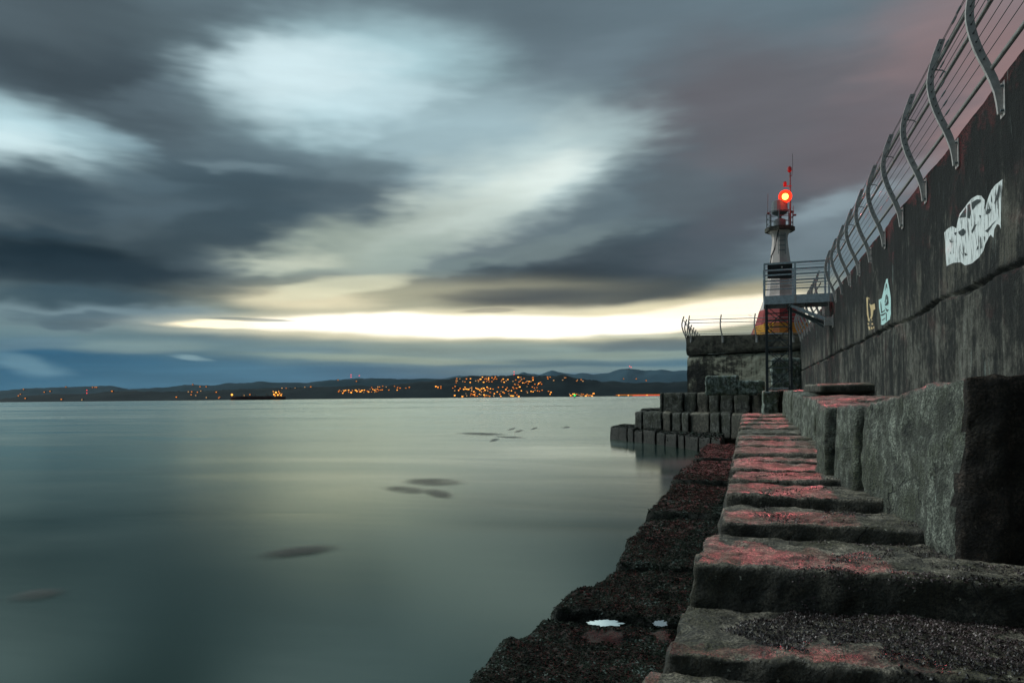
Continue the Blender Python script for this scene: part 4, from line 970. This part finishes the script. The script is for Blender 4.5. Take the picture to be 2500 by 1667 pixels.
# ------------------------------------------------------------------ seaweed
def bvh_of(objs):
    vs, fs = [], []
    for o in objs:
        k = len(vs); vs += [o.matrix_world @ v.co for v in o.data.vertices]; fs += [tuple(i+k for i in p.vertices) for p in o.data.polygons]
    return BVHTree.FromPolygons(vs, fs)
pools = [onz(1478, 1520, 1.86), onz(1612, 1521, 1.86)]
def scatter(name, bv, regions, label, zmin=.05, upright=.22, avoid=True, m='weed'):
    V = []; Fc = []; T = []
    for (t0, t1, a0, a1, cnt, size, mask) in regions:
        for _ in range(cnt):
            t = random.uniform(t0, t1); a = random.uniform(a0, a1)
            if mask and not mask(t, a): continue
            p0 = W(t, a, 4.5); hitp, nrm, _, _ = bv.ray_cast(p0, Vector((0, 0, -1)))
            if hitp is None or hitp.z < zmin: continue
            if nrm.z < 0: nrm = -nrm
            if avoid and any((abs((hitp-q).x) < (.15 if i == 0 else .06) and abs((hitp-q).y) < .13) for i, q in enumerate(pools)): continue
            s = size*random.uniform(.5, 1.3); ang_ = random.uniform(0, 6.283)
            d = Vector((math.cos(ang_), math.sin(ang_), 0)); d = (d-nrm*d.dot(nrm)).normalized(); x = nrm.cross(d)
            lift = random.uniform(.05, upright)
            b = hitp+nrm*.003; m1 = b+d*s*.5+nrm*s*lift; e1 = b+d*s+nrm*s*lift*random.uniform(.1, 1.2)
            wv_ = s*random.uniform(.16, .32); k = len(V); tw = nrm*wv_*random.uniform(-.8, .8)
            V += [b-x*wv_*.5, b+x*wv_*.5, m1-x*wv_+tw, m1+x*wv_-tw, e1-x*wv_*.5, e1+x*wv_*.5]
            Fc += [(k, k+1, k+3, k+2), (k+2, k+3, k+5, k+4)]; tn = min(1, max(0, random.gauss(.45, .22)+.5*noise.noise(hitp*3))); T += [tn, tn]
    me = bpy.data.meshes.new(name); me.from_pydata([tuple(v) for v in V], [], Fc)
    at = me.attributes.new('tone', 'FLOAT', 'FACE'); at.data.foreach_set('value', T)
    me.materials.append(M[m]); me.update(); o = bpy.data.objects.new(name, me); C.objects.link(o)
    tag(o, label, 'seaweed', kind='stuff'); return o
bvW = bvh_of(weedb)
scatter('seaweed', bvW, [(3.0, 6, -2.6, -.3, 52000, .022, None), (6, 10.5, -2.6, -.3, 56000, .027, None), (10.5, 18, -2.7, -.3, 36000, .04, None), (18, 32, -3, -.3, 14000, .06, None)], 'dark wet seaweed covering the waterline blocks')
low_ = [o for o in bpy.data.objects if 'lowest wave washed' in str(o.get('label', ''))]
bvC3 = bvh_of(low_); V3 = []
def in_low(t, a): return True
scatter('shore_seaweed', bvC3, [(33, 48, -16, -1, 26000, .10, None)], 'dark seaweed over the lowest wave washed course', zmin=.02, avoid=False)
bvL = bvh_of(ledge)
def nm_(thr, s=1.0, o=0): return lambda t, a: noise.noise(Vector((t*1.3*s, a*2*s, o)))+.5*noise.noise(Vector((t*5*s, a*5*s, o+3))) > thr
def m1(t, a): return (t-3.0) < 1.0 and a > -.15+.8*(abs(t-3.55)) and noise.noise(Vector((t*2.2, a*2.2, 1)))+.5*noise.noise(Vector((t*6, a*6, 4))) > -.28
scatter('rockweed', bvL, [(3.22, 4.0, -.15, 1.9, 24000, .013, m1), (4.15, 4.9, .2, 1.3, 5000, .012, nm_(.05, 1.6)), (5.0, 5.8, .0, 1.1, 4000, .012, nm_(.1, 1.6, 5)), (5.9, 9, -.1, 1.1, 4000, .016, nm_(.25, 1, 8)), (2.6, 3.15, .5, 1.4, 2500, .018, nm_(-.1))], 'small wet tufts of rockweed on the ledge tops', zmin=1.0, upright=.7, avoid=False, m='rockweed')

# ------------------------------------------------------------------ floating kelp
def kelpm():
    m = bpy.data.materials.new('submerged_kelp'); m.use_nodes = True; t = NT(m.node_tree)
    p = t.n('ShaderNodeBsdfPrincipled'); p.inputs['Base Color'].default_value = (.035, .04, .032, 1); p.inputs['Roughness'].default_value = .6
    o = t.n('ShaderNodeTexCoord').outputs['Object']; g = t.n('ShaderNodeTexGradient', gradient_type='SPHERICAL', i={0: o}).outputs['Fac']
    nz = t.noise(t.n('ShaderNodeNewGeometry').outputs['Position'], .9, 3, .5)
    al = t.math('MULTIPLY', t.rng(g, 0, .9, 0, 1, 'SMOOTHERSTEP'), t.rng(nz, .3, .55, .3, .68))
    t.t.links.new(al, p.inputs['Alpha']); t.n('ShaderNodeOutputMaterial', i={0: p.outputs[0]}); return m
M['kelp2'] = kelpm()
def kelp(x, y, rx, ry, rot, lab):
    rx *= 1.4; ry *= 1.4
    c = onz(x, y, EYE); a = math.radians(rot)
    ex = onz(x+rx*math.cos(a), y-rx*math.sin(a), EYE)-c; ey = onz(x+ry*math.sin(a)*.3, y-ry*math.cos(a), EYE)-c
    mb = MB(); vs = [(0, 0, .018)]; n = 28
    for ring, (r, z) in enumerate(((.4, .015), (.75, .010), (1.0, .0))):
        vs += [(r*math.cos(2*math.pi*k/n), r*math.sin(2*math.pi*k/n), z) for k in range(n)]
    fs = [(0, 1+k, 1+(k+1) % n) for k in range(n)]+[(1+q*n+k, 1+q*n+(k+1) % n, 1+(q+1)*n+(k+1) % n, 1+(q+1)*n+k) for q in range(2) for k in range(n)]
    mb.add(vs, fs); o = mb.build('kelp_clump', M['kelp2'], None, True)
    o.matrix_world = Matrix(((ex.x, ey.x, 0, c.x), (ex.y, ey.y, 0, c.y), (0, 0, 1, .006), (0, 0, 0, 1)))
    tag(o, lab, 'kelp', 'kelp clumps floating on the sea')
for q in [(992,1195,19,10,15,'round kelp clump left of the group of three'),(1056,1176,20,10,20,'ragged kelp clump at the top of the group of three'),(1071,1204,25,11,5,'dark kelp clump at the right of the group of three'),
    (730,1346,62,12,16,'long thin kelp streak near the middle left'),(88,1453,62,13,2,'kelp clump alone at the far left foreground'),
    (1174,1059,12,4,10,'kelp clump leftmost of the distant cluster'),(1207,1074,9,4,0,'nearest kelp clump of the distant cluster'),(1243,1067,9,3,8,'faint kelp clump in the middle of the distant cluster'),
    (1250,1047,6,3,0,'small kelp clump upper left in the distant cluster'),(1267,1052,8,3,0,'small kelp clump upper middle of the distant cluster'),(1304,1046,6,3,0,'kelp clump at the right of the distant cluster'),(1383,1043,9,2,0,'thin kelp line off the far rocks')]:
    kelp(*q)

# ------------------------------------------------------------------ air
if 1:
    mb = MB(); mb.hexa([(x, y, z) for z in (-1.2, 760) for x, y in ((-16000, -80), (16000, -80), (16000, 18200), (-16000, 18200))])
    hz = bpy.data.materials.new('haze'); hz.use_nodes = True; t = NT(hz.node_tree)
    pv = t.n('ShaderNodeVolumePrincipled', i={'Color': (.62, .80, .92, 1), 'Density': HAZE}); t.n('ShaderNodeOutputMaterial', i={1: pv.outputs[0]})
    tag(mb.build('haze', hz), kind='stuff')
